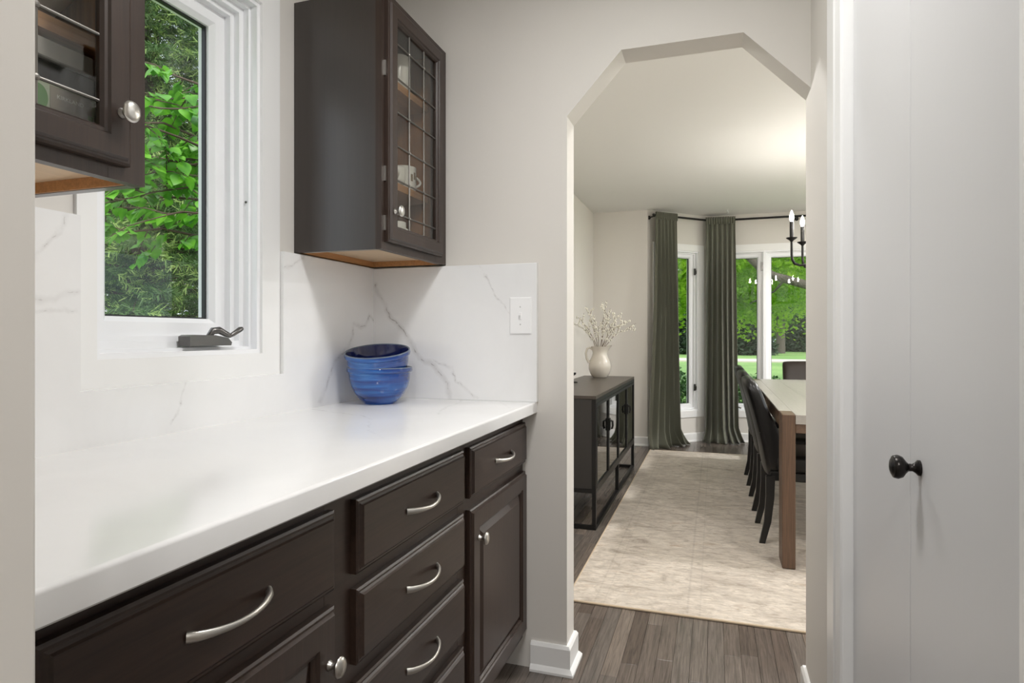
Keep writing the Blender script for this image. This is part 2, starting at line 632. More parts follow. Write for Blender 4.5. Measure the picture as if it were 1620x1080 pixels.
def window(name, label, a0, a1, z0, z1, fm, casing, steps, sash, pane_in, pane_c, hinges=None, casing_c=-.012, bottoms=True):
    root = struct_root(name, label)
    if casing:
        l, r, b, t = casing
        mb = MB()
        for (p, q, u, v) in ((a0 - l, a0, z0 - b, z1 + t), (a1, a1 + r, z0 - b, z1 + t), (a0, a1, z0 - b, z0), (a0, a1, z1, z1 + t)):
            if q - p < 1e-4: continue
            mb.prism([(p, u), (q, u), (q, v), (p, v)], fm, casing_c, .0)
        build('casing', mb, TRIM, root)
    mb = MB()
    for (i0, i1, c0, c1) in steps:
        mb.frame(a0, a1, z0, z1, [(i0, c0), (i1, c0), (i1, c1), (i0, c1)], fm)
    build('window_frame', mb, VINYL, root)
    i0, i1, c0, c1 = sash
    mb = MB().frame(a0, a1, z0, z1, [(i0, c0), (i1 - .012, c0), (i1, c0 + .012), (i1, c1), (i0, c1)], fm)
    build('sash', mb, VINYL, root)
    g = pane_in - .004
    mb = MB().frame(a0, a1, z0, z1, [(g, pane_c - .006), (pane_in + .004, pane_c - .006), (pane_in + .004, pane_c + .006), (g, pane_c + .006)], fm)
    build('gasket', mb, GASKET, root)
    mb = MB().loft_rect(a0, a1, z0, z1, [(pane_in - .006, pane_c), (pane_in - .006, pane_c + .004)], fm)
    build('glass_pane', mb, GLASS, root)
    if hinges:
        for (ha, hz, hc, w, hh) in hinges:
            mb = MB().prism([(ha - w / 2, hz - hh / 2), (ha + w / 2, hz - hh / 2), (ha + w / 2, hz + hh / 2), (ha - w / 2, hz + hh / 2)], fm, hc - .012, hc)
            mb.prism([(ha - w / 6, hz - hh * .35), (ha + w / 6, hz - hh * .35), (ha + w / 6, hz + hh * .2), (ha - w / 6, hz + hh * .2)], fm, hc - .022, hc - .012)
            build('sash_lock', mb, PEWTER, root)
    return root


w1 = window('window_1', 'white casement window over the pantry counter', *W1, map1, (.043, .074, .062, .09),
            [(0, .012, .0, .17), (.012, .020, .022, .17), (.02, .036, .04, .17), (.036, .05, .058, .17)],
            (.05, .095, .078, .125), .095, .104, casing_c=-.009)
# crank operator on the sill of the pantry window
mb = MB()
cz = 1.118
mb.prism([(1.19, cz), (1.325, cz), (1.328, cz + .008), (1.315, cz + .02), (1.27, cz + .027), (1.20, cz + .028), (1.19, cz + .024)], map1, -.004, .034)
build('crank_housing', mb, PEWTER, w1, smooth=40)
mb = MB()
mb.tube([map1(1.262, cz + .024, .010), map1(1.272, cz + .038, .006), map1(1.288, cz + .040, .002), map1(1.306, cz + .030, -.004), map1(1.318, cz + .025, -.007)], [.007, .0095, .0095, .008, .006], 10)
mb.tube([map1(1.316, cz + .024, -.007), map1(1.324, cz + .029, -.009), map1(1.346, cz + .042, -.013), map1(1.354, cz + .045, -.014)], [.0045, .006, .0075, .005], 10)
build('crank_handle', mb, PEWTER, w1, smooth=50)
build('screw', MB().lathe([(.0035, 0), (.0035, .002), (.001, .003)], 8, Matrix.Translation((XW - .03, 1.4175, 1.52)) @ Matrix.Rotation(PI / 2, 4, 'X')), PEWTER, w1)

ST = [(0, .014, -.002, .14), (.014, .026, .03, .14)]
window('window_2', 'narrow white casement window in the angled bay wall between the green curtains', AO0, AO1, WZ0, WZ1, mapL, (.07, .078, .07, .07), ST,
       (.026, .07, .05, .10), .07, .078, [(AO1 - .018, 1.83, .028, .035, .07), (AO1 - .018, .58, .028, .035, .07)])
window('window_6', 'narrow white casement window in the far angled bay wall', AO0, AO1, WZ0, WZ1, mapR, (.07, .078, .07, .07), ST,
       (.026, .07, .05, .10), .07, .078)
map7 = lambda a, z, c: (XDR + c, a, z)
for k in range(2):
    p, q = (SW[0], (SW[0] + SW[1]) / 2) if k == 0 else ((SW[0] + SW[1]) / 2, SW[1])
    window('window_%d' % (7 + k), ('wide white dining room side window added out of view for daylight, near the pantry', 'wide white dining room side window added out of view for daylight, near the bay')[k], p, q, SW[2], SW[3], map7, (.07 if k == 0 else 0, .07 if k else 0, .07, .07), ST, (.026, .07, .05, .10), .07, .078)
XM1, XM2 = .505, 2 * BXC - .505
for k, (p, q) in enumerate(((FX0, XM1), (XM1, XM2), (XM2, FX1))):
    l = .07 if k == 0 else 0; r = .07 if k == 2 else 0
    hg = [(q - .02, 1.88, .028, .028, .09)] if k == 0 else None
    window('window_%d' % (3 + k), ('white casement window partly behind the curtain at the bay bend', 'middle white casement window of the bay', 'white casement window at the far end of the bay')[k],
           p, q, WZ0, WZ1, mapF, (l, r, .07, .07), ST, (.026, .07, .05, .10), .07, .078, hg)
wf = bpy.data.objects['window_3']
mb = MB().box(.14, .24, YF - .03, YF + .01, WZ0 + .005, WZ0 + .03, .004)
mb.tube([(.2, YF - .02, WZ0 + .03), (.23, YF - .04, WZ0 + .045), (.27, YF - .045, WZ0 + .03)], .008, 8)
build('crank_handle', mb, PEWTER, wf)

# ------------------------------------------------------------------ baseboards and trims
BBP = [(0, 0), (.026, 0), (.026, .008), (.018, .018), (.014, .022), (.014, .085), (.008, .095), (0, .095)]


def baseboard(name, path, label=None):
    """path of (x,y); the board projects to the left-hand side normal of travel"""
    P = [Vector(p) for p in path]; n = len(P); ns = []
    for k in range(n):
        if k == 0: d = (P[1] - P[0]).normalized(); nn = Vector((-d.y, d.x)); sc = 1
        elif k == n - 1: d = (P[-1] - P[-2]).normalized(); nn = Vector((-d.y, d.x)); sc = 1
        else:
            d0 = (P[k] - P[k - 1]).normalized(); d1 = (P[k + 1] - P[k]).normalized()
            n0 = Vector((-d0.y, d0.x)); n1 = Vector((-d1.y, d1.x)); nn = (n0 + n1).normalized(); sc = 1 / max(.3, nn.dot(n0))
        ns.append(nn * sc)
    m = len(BBP); vs = []; fs = []
    for k in range(n):
        for (o, z) in BBP:
            vs.append((P[k].x + ns[k].x * o, P[k].y + ns[k].y * o, z))
    for k in range(n - 1):
        for i in range(m):
            j = (i + 1) % m
            fs.append((k * m + i, k * m + j, (k + 1) * m + j, (k + 1) * m + i))
    fs.append(tuple(range(m))); fs.append(tuple(range((n - 1) * m, n * m))[::-1])
    return structure(build(name, MB().add(vs, fs), TRIM), label)


# travel so that the left-hand normal points into the open space
baseboard('baseboard_arch', [(XW, YD), (-.475, YD), (-.475, YE), (-.60, YE)], 'white baseboard wrapping the archway jamb')
baseboard('baseboard_right', [(XR, 1.662), (XR, YD), (XDR, YD)], 'white baseboard below the right wall')
baseboard('baseboard_back', [(XDR, YB), (XB2, YB), (2 * BXC - BAY1.x, YF), (BAY1.x, YF), (BAY0.x, YB), (XW, YB), (XW, YD)], 'white baseboard around the dining room bay')

# door casing (trim) and closet bifold
def mapD(a, z, d): return (XR - d, a, z)
mb = MB()
prof = [(0, 0), (0, .013), (.006, .017), (.085, .017), (.092, .012), (.105, .012), (.112, .017), (.139, .012), (.143, .008), (.143, 0)]
mb.prism([(DO1 + .143 - o, d) for o, d in prof], lambda a, b, z: (XR - b, a, z), 0, DOZ + .1)
mb.prism([(DO0 - .143 + o, d) for o, d in prof], lambda a, b, z: (XR - b, a, z), 0, DOZ + .1)
mb.box(XR - .017, XR, DO0 - .143, DO1 + .143, DOZ, DOZ + .12)
structure(build('trim_1', mb, TRIM), 'white moulded casing around the closet doors')
mb = MB()
mb.box(XR - .006, XR + .12, DO1 - .001, DO1 + .004, 0, DOZ)
mb.box(XR - .006, XR + .12, DO0 - .004, DO0 + .001, 0, DOZ)
structure(build('trim_2', mb, TRIM), 'white jamb lining of the closet opening')
dx = .288
SEAM = 1.100
d1 = structure(build('door_1', MB().box(dx, dx + .034, SEAM + .0012, DO1 - .003, .012, DOZ - .01, .002), DOORW), 'plain white closet door leaf without a knob')
d2 = structure(build('door_2', MB().box(dx, dx + .034, DO0 + .003, SEAM - .0012, .012, DOZ - .01, .002), DOORW), 'plain white closet door leaf with a black knob')
kM = Matrix.Translation((dx, 1.052, .949)) @ Matrix.Rotation(-PI / 2, 4, 'Y')
mb = MB().lathe([(.0115, 0), (.0115, .003), (.008, .006), (.0055, .010), (.0058, .015), (.010, .019), (.0155, .023), (.0178, .029), (.0165, .0345), (.0155, .0355), (.0145, .0355), (.011, .038), (.006, .0393), (1e-6, .040)], 28, kM)
build('door_knob', mb, BRONZE, d2, smooth=40, label='pitted black metal door knob')

# ------------------------------------------------------------------ counter and splash
CT = .916; CB = .878; XCF = -.579
cveins = [([(-1.183, 1.619, CT), (-1.086, 1.581, CT), (-.964, 1.534, CT), (-.886, 1.481, CT)], .0022, .38),
          ([(-.872, 1.43, CT), (-.782, 1.298, CT), (-.7, 1.216, CT)], .0018, .25),
          ([(-.847, 2.02, CT), (-.815, 1.898, CT), (-.812, 1.791, CT), (-.759, 1.623, CT)], .0025, .38),
          ([(-.70, 2.0, CT), (-.62, 1.85, CT), (-.58, 1.72, .89)], .002, .25)]
worktop = MB()
r_ = .006
prof = [(XW, CB), (XCF - .003, CB), (XCF, CB + .003)] + [(XCF - r_ + r_ * math.cos(a), CT - r_ + r_ * math.sin(a)) for a in np.linspace(0, PI / 2, 6)] + [(XW, CT)]
worktop.prism(prof, lambda a, b, d: (a, d, b), .333, YE - .0005)
ob = build('worktop', worktop, quartz('quartz_worktop', cveins), smooth=40)
tag(ob, 'white quartz worktop with faint grey veins on the dark base cabinets', 'worktop')

ev = [([(-1.2, 2.02, 1.33), (-1.155, 2.02, 1.237), (-1.126, 2.02, 1.203), (-1.067, 2.02, 1.137), (-1.016, 2.02, 1.065), (-.959, 2.02, 1.034), (-.909, 2.02, .977), (-.899, 2.02, .916)], .0042, .75),
      ([(-.959, 2.02, 1.053), (-.888, 2.02, 1.028), (-.874, 2.02, .978), (-.79, 2.02, .925)], .0022, .5),
      ([(-.779, 2.02, 1.386), (-.745, 2.02, 1.332), (-.705, 2.02, 1.256), (-.673, 2.02, 1.221)], .0014, .6)]
X2 = -1.206
lv = [([(X2, 1.692, .93), (X2, 1.721, .968), (X2, 1.756, 1.037), (X2, 1.776, 1.06), (X2, 1.851, 1.1), (X2, 1.873, 1.137), (X2, 1.89, 1.188)], .0036, .6),
      ([(X2, 1.89, 1.188), (X2, 1.931, 1.173), (X2, 1.967, 1.183), (X2, 1.991, 1.216), (X2, 2.029, 1.2)], .004, .7),
      ([(X2, .80, 1.275), (X2, .85, 1.334), (X2, .869, 1.361), (X2, .876, 1.389)], .002, .55),
      ([(X2, .77, 1.218), (X2, .85, 1.214), (X2, .90, 1.232)], .003, .5),
      ([(X2, .77, 1.193), (X2, .85, 1.193), (X2, .9, 1.19)], .0016, .5),
      ([(X2, 1.164, 1.033), (X2, 1.146, .976), (X2, 1.115, .933)], .0016, .6),
      ([(X2, 1.522, 1.34), (X2, 1.58, 1.368), (X2, 1.614, 1.4)], .0025, .4)]
sp = MB()
ST_ = 1.392
poly = [(.333, CT), (YE - .0205, CT), (YE - .0205, ST_), (1.514, ST_), (1.514, 1.032), (.903, 1.032), (.903, 1.385), (.333, 1.385)]
sp.prism([(a, b) for a, b in poly], lambda a, b, d: (d, a, b), XW + .001, X2)
ob = build('stone_backsplash', sp, quartz('quartz_window_splash', lv))
tag(ob, 'white quartz slab cut around the pantry window, grey veined', 'backsplash')
sp = MB().box(XW, -.575, YE - .02, YE, CT, ST_, .0015)
ob = build('stone_backsplash', sp, quartz('quartz_end_splash', ev))
tag(ob, 'white quartz slab with the diagonal grey vein and the light switch', 'backsplash')

# switch plate
sw = thing('light_switch', 'white toggle light switch plate on the veined stone', 'light switch', (-.632, YE - .02, 1.212))
mp = lambda a, b, d: (a, YE - .02 - d, b)
build('cover_plate', MB().loft_rect(-.671, -.593, 1.149, 1.275, [(0, 0), (0, .0035), (.003, .006)], mp), PLASTIC, sw)
build('toggle', MB().loft_rect(-.637, -.627, 1.200, 1.224, [(0, .0055), (0, .009), (.002, .011)], mp).prism([(-.635, 1.212), (-.629, 1.212), (-.6295, 1.222), (-.6345, 1.222)], mp, .009, .018), PLASTIC, sw)
for zz in (1.182, 1.242):
    build('screw', MB().lathe([(.003, 0), (.003, .001), (.001, .0016)], 10, Matrix.Translation((-.632, YE - .026, zz)) @ Matrix.Rotation(PI / 2, 4, 'X')), Mat('screw_white', srgb(200, 200, 200), .4).m if zz < 1.2 else bpy.data.materials['screw_white'], sw)

# ------------------------------------------------------------------ base cabinets
XFF = -.632     # face frame front
XDF = -.611     # door / drawer face
mx = lambda a, b, d: (XFF + d, a, b)
DRAWER_RINGS = [(0, 0), (0, .012), (.004, .0145), (.0075, .0145), (.011, .0175), (.0135, .021)]


def pull(y, z, parent):
    mb = MB()
    pts = []; rs = []
    n = 18
    for k in range(n + 1):
        s_ = k / n
        o = math.sin(PI * s_) ** .62 * .027
        pts.append((XDF - .001 + o, y - .073 + .146 * s_, z - .004 * math.sin(PI * s_)))
        rs.append(.0078 - .0034 * math.sin(PI * s_) ** .8)
    mb.tube(pts, rs, 10, .72)
    return build('pull', mb, NICKEL, parent, smooth=60, label='brushed nickel arched pull')


def knob(M, parent, sc=1.0):
    mb = MB().lathe([(.0075 * sc, 0), (.0075 * sc, .0015), (.0048 * sc, .005), (.0045 * sc, .012), (.007 * sc, .016), (.0145 * sc, .0185), (.0155 * sc, .021), (.014 * sc, .0245), (.009 * sc, .0268), (1e-6, .0275)], 24, M)
    return build('knob', mb, NICKEL, parent, smooth=45, label='brushed nickel oval knob')


def xface(x, y, z, sy=1.0, sz=1.0):
    return Matrix.Translation((x, y, z)) @ Matrix.Rotation(PI / 2, 4, 'Y') @ Matrix.Diagonal((sz, sy, 1, 1))


def raised_door(y0, y1, z0, z1, parent, ky, kz):
    mb = MB().frame(y0, y1, z0, z1, [(0, 0), (0, .012), (.004, .0145), (.0075, .0145), (.011, .021), (.052, .021), (.055, .017), (.060, .0165), (.064, .011), (.064, 0)], mx)
    d = build('door', mb, OAKV, parent)
    build('panel', MB().loft_rect(y0 + .062, y1 - .062, z0 + .062, z1 - .062, [(0, 0), (0, .008), (.007, .010), (.024, .0185), (.026, .0185)], mx), OAKV, d)
    knob(xface(XDF, ky, kz, 1, 1.12), d)
    return d


def base_unit(y0, y1, label, drawers, door, name='base_cabinet', knobs=None, x=(0, 0)):
    t = thing(name, label, 'cabinet', (-.92, (y0 + y1) / 2, 0), 0, 'dark oak base cabinets under the worktop')
    mb = MB()
    D0, D1 = x
    # box, face frame, toe kick
    mb.box(XW + .004, XFF - .02, y0, y1, .10, CB)
    mb.box(XW + .004, XFF - .07, y0, y1, 0, .10)
    body = build('body', mb, OAKV, t)
    f = MB()
    zs = sorted(drawers, key=lambda d: -d[0])
    ya, yb = zs[0][2], zs[0][3]
    f.box(XFF - .02, XFF, y0, ya + .012, .10, CB)
    f.box(XFF - .02, XFF, yb - .012, y1, .10, CB)
    edges = [CB] + [e for d in zs for e in (d[1] - .012, d[0] + .012)] + ([door[1] - .012, door[0] + .012] if door else []) + [.10]
    for a, b in zip(edges[0::2], edges[1::2]):
        f.box(XFF - .02, XFF - .0003, ya + .012, yb - .012, b, a)
    build('face_frame', f, OAKH, t)
    for (z0, z1, a, b) in zs:
        d = build('drawer', MB().loft_rect(a, b, z0, z1, DRAWER_RINGS, mx), OAKH, t)
        pull((a + b) / 2, (z0 + z1) / 2 - .001, d)
    if door:
        raised_door(ya, yb, door[0], door[1], t, *knobs)
    return t


base_unit(.335, .943, 'dark oak base cabinet with a drawer over a door beside the partition wall', [(.709, .8455, .417, .909)], (.13, .682), knobs=(.882, .594))
base_unit(.943, 1.503, 'dark oak base cabinet with a stack of four drawers', [(.709, .8455, .977, 1.481), (.544, .682, .977, 1.481), (.372, .512, .977, 1.481), (.13, .338, .977, 1.481)], None)
base_unit(1.503, YE - .001, 'dark oak base cabinet with a drawer over a door beside the archway', [(.709, .8455, 1.525, 2.030)], (.13, .678), knobs=(1.572, .592))

# ------------------------------------------------------------------ wall cabinets with leaded glass
XUF = -.922    # upper face frame front
UZ0, UZ1 = 1.397, 2.163


def wall_cabinet(y0, y1, dy0, dy1, label, knob_y, knob_z, hinge_y=None):
    t = thing('wall_cabinet', label, 'cabinet', (XW, (y0 + y1) / 2, UZ0))
    mb = MB()
    mb.box(XW + .001, XUF - .02, y0, y0 + .018, UZ0, UZ1)
    mb.box(XW + .001, XUF - .02, y1 - .018, y1, UZ0, UZ1)
    mb.box(XW + .001, XUF - .02, y0 + .018, y1 - .018, UZ1 - .018, UZ1)
    build('carcass', mb, OAKS, t)
    f = MB()
    f.box(XUF - .02, XUF, y0, dy0 + .03, UZ0, UZ1)
    f.box(XUF - .02, XUF, dy1 - .03, y1, UZ0, UZ1)
    f.box(XUF - .02, XUF - .0003, dy0 + .03, dy1 - .03, UZ0, UZ0 + .05)
    f.box(XUF - .02, XUF - .0003, dy0 + .03, dy1 - .03, UZ1 - .055, UZ1)
    build('face_frame', f, OAKV, t)
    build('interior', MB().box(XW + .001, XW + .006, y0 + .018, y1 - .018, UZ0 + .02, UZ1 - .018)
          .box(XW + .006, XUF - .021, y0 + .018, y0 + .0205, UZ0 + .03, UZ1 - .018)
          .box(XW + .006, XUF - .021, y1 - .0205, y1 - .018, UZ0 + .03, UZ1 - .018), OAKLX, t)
    build('bottom_panel', MB().box(XW + .001, XUF - .021, y0 + .018, y1 - .018, UZ0 + .02, UZ0 + .032), BIRCH, t)
    build('bottom_rail', MB().box(XUF - .024, XUF - .0205, y0 + .018, y1 - .018, UZ0 + .001, UZ0 + .02)
          .box(XW + .001, XW + .02, y0 + .018, y1 - .018, UZ0 + .001, UZ0 + .02)
          .box(XW + .02, XUF - .024, y1 - .022, y1 - .018, UZ0 + .001, UZ0 + .02), OAKL, t)
    for z in (1.618, 1.947):
        build('shelf', MB().box(XW + .007, XUF - .06, y0 + .021, y1 - .021, z, z + .024), OAKL, t)
    fm = lambda a, b, d: (XUF + d, a, b)
    z0, z1 = 1.42, 2.135
    mb = MB().frame(dy0, dy1, z0, z1, [(0, 0), (0, .012), (.004, .0145), (.0075, .0145), (.011, .021), (.041, .021), (.044, .017), (.049, .0165), (.053, .011), (.053, .002), (.040, 0)], fm)
    d = build('door', mb, OAKV, t)
    g0, g1, h0, h1 = dy0 + .05, dy1 - .05, z0 + .05, z1 - .05
    c = (g0 + g1) / 2
    ys = [g0, c - .051, c + .051, g1]
    zs = [h0, 1.511, 1.614, 1.717, 1.820, 1.923, 2.026, h1]
    for i in range(3):
        for j in range(7):
            build('glass_pane', MB().box(XUF + .005, XUF + .0075, ys[i] + .0005, ys[i + 1] - .0005, zs[j] + .0005, zs[j + 1] - .0005), CABGLASS, d)
    for i in (1, 2):
        build('lead_came', MB().tube([(XUF + .008, ys[i], h0), (XUF + .008, ys[i], h1)], .0028, 8), LEAD, d)
    for j in range(1, 7):
        build('lead_came', MB().tube([(XUF + .0085, g0, zs[j]), (XUF + .0085, g1, zs[j])], .0028, 8), LEAD, d)
        for i in (1, 2):
            build('solder_joint', MB().sphere((XUF + .0105, ys[i], zs[j]), (.003, .0052, .0052), 8, 5), LEAD, d)
    knob(xface(XUF + .021, knob_y, knob_z, 1.0, 1.1), d)
    if hinge_y:
        for hz in (1.475, 1.62, 1.93):
            build('hinge', MB().box(XUF - .001, XUF + .006, hinge_y - .003, hinge_y + .001, hz - .022, hz + .022), NICKEL, d)
    return t


wall_cabinet(1.587, YE - .001, 1.604, 1.985, 'dark oak wall cabinet with leaded glass door in the corner above the blue bowls', 1.63, 1.512, 1.602)
wall_cabinet(.333, .802, .37, .765, 'dark oak wall cabinet with leaded glass door between partition wall and window', .742, 1.50)

# things inside the wall cabinets
CER = Mat('white_ceramic', srgb(236, 234, 228), .2).m


def mug(label, x, y, z, r=.04, h=.09, hd=0):
    t = thing('mug', label, 'mug', (x, y, z), hd)
    build('cup', MB().lathe([(r * .8, 0), (r * .95, .006), (r, .02), (r, h), (r - .004, h), (r - .006, .012), (1e-6, .01)], 24), CER, t, local=True, smooth=40)
    a = [(r - .003 + .026 * math.sin(PI * k / 8), 0, h * .25 + h * .5 * k / 8) for k in range(9)]
    build('handle', MB().tube(a, .0045, 8), CER, t, local=True, smooth=60)
    return t


Z1, Z2, ZB = 1.642, 1.971, 1.429
mug('white mug on the top shelf behind leaded glass', -1.02, 1.865, Z2, .042, .11, 2.2)
m2 = mug('white mug printed with dark marks on the lower cabinet shelf', -1.03, 1.925, Z1, .043, .085, 1.0)
mb = MB()
for k in range(5):
    a = -1.4 + k * .32
    M = Matrix.Rotation(a, 4, 'Z') @ Matrix.Translation((.0434, 0, .045 + .008 * (k % 2)))
    q = MB().box(-.0006, .0006, -.004, .004, -.012, .012)
    mb.add([M @ Vector(v) for v in q.v], q.f)
build('print', mb, Mat('brown_print', srgb(130, 112, 84), .4).m, m2, local=True)
mug('short white cup on the lower cabinet shelf', -1.01, 1.815, Z1, .04, .055, -.8)
mug('white mug on the floor of the corner cabinet', -1.0, 1.80, ZB, .04, .085, .4)
mug('small white cup on the floor of the corner cabinet', -.99, 1.90, ZB, .038, .05, 2.0)
t = thing('glass_dish', 'clear glass dish on the top cabinet shelf beside the mug', 'dish', (-1.05, 1.965, Z2))
build('dish', MB().lathe([(.03, 0), (.042, .02), (.045, .03), (.043, .03), (.03, .006), (1e-6, .005)], 24), glass('clear_dish', (.85, .9, .88, 1), 1.4), t, local=True, smooth=40)
# left cabinet: bowl above, boxes below
ob = build('mixing_bowl', MB().lathe([(.05, 0), (.09, .03), (.118, .07), (.125, .105), (.121, .105), (.112, .07), (.085, .033), (1e-6, .01)], 32, Matrix.Translation((-1.085, .655, Z1))), Mat('grey_ceramic', srgb(206, 204, 198), .3).m, smooth=40)
tag(ob, 'pale bowl on the upper shelf of the wall cabinet by the window', 'bowl')
GREYB = Mat('grey_carton', srgb(176, 172, 168), .6).m
ob = build('carton', MB().box(-1.18, -.985, .40, .76, 1.576, 1.606, .002), GREYB); tag(ob, 'flat light grey carton on top of the black carton in the cabinet', 'box')
ob = build('carton', MB().box(-1.17, -.99, .39, .77, 1.532, 1.574, .002), Mat('dark_carton', srgb(34, 32, 32), .5).m); tag(ob, 'flat black carton between the printed carton and the grey one', 'box')
bx = thing('printed_carton', 'green and grey printed carton on the cabinet floor behind the glass', 'box', (-1.05, .55, ZB))
XB = -.962
build('carton_body', MB().box(-1.16, XB, .38, .752, ZB, ZB + .101, .002), Mat('sage_carton', srgb(168, 178, 156), .5).m, bx)
build('label_patch', MB().box(XB, XB + .0006, .672, .738, ZB + .004, ZB + .097), Mat('taupe_print', srgb(140, 132, 122), .5).m, bx)
GP = Mat('green_print', srgb(96, 140, 84), .5).m
build('leaf_print', MB().prism([(.655 + .014 * math.cos(a), ZB + .074 + .02 * math.sin(a)) for a in np.linspace(0, 2 * PI, 20, endpoint=False)], lambda a, b, d: (d, a, b), XB, XB + .0007)
      .prism([(.64, ZB + .02), (.70, ZB + .03), (.70, ZB + .055), (.64, ZB + .045)], lambda a, b, d: (d, a, b), XB + .0002, XB + .0009)
      .prism([(.732, ZB + .006), (.740, ZB + .006), (.740, ZB + .07), (.732, ZB + .07)], lambda a, b, d: (d, a, b), XB + .0002, XB + .0009), GP, bx)


def text_mesh(name, body, size, mat, parent, loc, rot):
    cu = bpy.data.curves.new(name, 'FONT'); cu.body = body; cu.size = size; cu.align_x = 'CENTER'
    to = bpy.data.objects.new(name, cu); COL.objects.link(to)
    me = bpy.data.meshes.new_from_object(to)
    bpy.data.objects.remove(to)
    me.transform(wmat(parent).inverted() @ Matrix.Translation(loc) @ rot)
    me.materials.clear(); me.materials.append(mat)
    o = bpy.data.objects.new(name, me); COL.objects.link(o); o.parent = parent
    return o


RX = Matrix(((0, 0, 1, 0), (1, 0, 0, 0), (0, 1, 0, 0), (0, 0, 0, 1)))   # text x -> +y, text y -> +z, faces +x
text_mesh('lettering', 'KIRKLAND', .0088, Mat('pale_print', srgb(226, 224, 218), .5).m, bx, (XB + .0012, .703, ZB + .080), RX)

# ------------------------------------------------------------------ blue bowls
BL = Mat('blue_glaze', srgb(36, 92, 160), .08)
v = BL.pos((1.2, 1.2, 16), 'Object')
nz = BL.noise(v, 3.4, 4, .55, .2)
BL.set('Base Color', BL.ramp(nz, [(.28, srgb(12, 34, 88)), (.46, srgb(18, 62, 136)), (.6, srgb(32, 98, 174)), (.75, srgb(78, 144, 206))]))
BL.b.inputs['Coat Weight'].default_value = .6
BL.bump(BL.noise(BL.pos((.2, .2, 40), 'Object'), 3, 2), .12, .0012)
BL = BL.m
BLI = Mat('blue_glaze_inside', srgb(8, 22, 78), .07, 0, Coat_Weight=.5).m
RIM = Mat('grey_glaze_rim', srgb(98, 112, 128), .2).m


def blue_bowl(label, M):
    t = thing('mixing_bowl', label, 'bowl')
    t.location = M.translation; t.rotation_euler = M.to_euler()
    out = [(1e-6, 0), (.052, 0), (.054, .003), (.066, .014), (.083, .035), (.094, .056), (.1005, .080), (.1025, .100), (.1025, .104), (.1085, .107), (.110, .113), (.1085, .1195)]
    build('bowl_body', MB().lathe(out, 56, cap=False), BL, t, local=True, smooth=50)
    build('bowl_inside', MB().lathe([(.1035, .1205), (.1005, .112), (.096, .080), (.089, .056), (.078, .036), (.058, .016), (1e-6, .008)], 56, cap=False), BLI, t, local=True, smooth=60)
    build('rim', MB().lathe([(.1085, .1195), (.1075, .1225), (.1055, .1228), (.1035, .1205)], 56, cap=False), RIM, t, local=True, smooth=60)
    return t


BX, BY = -1.073, 1.836
blue_bowl('glazed blue bowl standing on the worktop under the tilted bowl', Matrix.Translation((BX, BY, CT)))
tilt = Matrix.Translation((BX - .004, BY + .007, CT + .058)) @ Matrix.Rotation(math.radians(12), 4, Vector((.86, .5, 0)).normalized()) @ Matrix.Rotation(math.radians(4), 4, Vector((.31, -.95, 0)).normalized())
blue_bowl('glazed blue bowl tilted inside the other blue bowl', tilt)

# ------------------------------------------------------------------ pantry ceiling lamp; fill lamps added in kitchen and dining room
EMIT = Mat('lamp_lens', (1, 1, 1, 1), .5); EMIT.b.inputs['Emission Color'].default_value = (1, .95, .88, 1); EMIT.b.inputs['Emission Strength'].default_value = 6; EMIT = EMIT.m


def ceiling_lamp(label, x, y, w, r=.09, col=(1, .99, .978)):
    t = thing('ceiling_lamp', label, 'ceiling lamp', (x, y, ZC))
    build('trim_ring', MB().lathe([(r + .025, 0), (r + .025, -.006), (r, -.012), (r, 0)], 32), PLASTIC, t, local=True)
    build('lens', MB().lathe([(1e-6, -.007), (r, -.007), (r, -.002), (1e-6, -.002)], 32, cap=False), EMIT, t, local=True)
    lamp('ceiling_lamp_light', 'AREA', (0, 0, -.014), w, col, 2 * r, parent=t)
    return t


ceiling_lamp('round ceiling lamp over the pantry walkway', -.25, 1.05, HALL_LAMP_W, .11)
ceiling_lamp('round fill lamp added on the unseen kitchen ceiling just outside the pantry', .05, -.9, KITCHEN_FILL_W, .16)  # both kitchen lamps are fill, added behind the camera
ceiling_lamp('round fill lamp added on the unseen kitchen ceiling far from the pantry', 1.1, -1.8, KITCHEN_FILL_W, .16)

for lb, x, y, k in (('unseen round fill lamp added on the dining room ceiling above the archway', -.35, 2.62, .28), ('unseen round fill lamp added on the dining room ceiling before the table end', .85, 2.62, .28), ('unseen round fill lamp added on the dining room ceiling near the added side window', 2.2, 3.4, 1.3), ('unseen round fill lamp added on the dining room ceiling near the bay end', 2.2, 5.5, 1.8)):  # fill lamps added out of view to brighten the dining room
    ceiling_lamp(lb, x, y, DINING_FILL_W * k, .08)

# ------------------------------------------------------------------ dining room: rug
RUG = Mat('faded_rug', srgb(186, 176, 164), .95)
v = RUG.pos((1, 1, 1))
n1 = RUG.noise(RUG.pos((1.3, 3.5, 1)), 2.6, 8, .72, .8)
n2 = RUG.noise(RUG.pos((6, 30, 1)), 3, 6, .7)
n3 = RUG.noise(v, 38, 3, .6)
vo = RUG.node('TexVoronoi', feature='DISTANCE_TO_EDGE'); vo.inputs['Scale'].default_value = 4.5
wv = RUG.node('TexNoise'); wv.inputs['Scale'].default_value = 5; wv.inputs['Detail'].default_value = 4
RUG.l.new(v, wv.inputs['Vector'])
mxv = RUG.node('Mix', data_type='VECTOR'); mxv.inputs[0].default_value = .25
RUG.l.new(v, mxv.inputs[4]); RUG.l.new(wv.outputs['Color'], mxv.inputs[5]); RUG.l.new(mxv.outputs[1], vo.inputs['Vector'])
c1 = RUG.ramp(n1, [(.3, srgb(146, 134, 122)), (.43, srgb(198, 187, 174)), (.58, srgb(218, 208, 195)), (.72, srgb(178, 156, 134))])
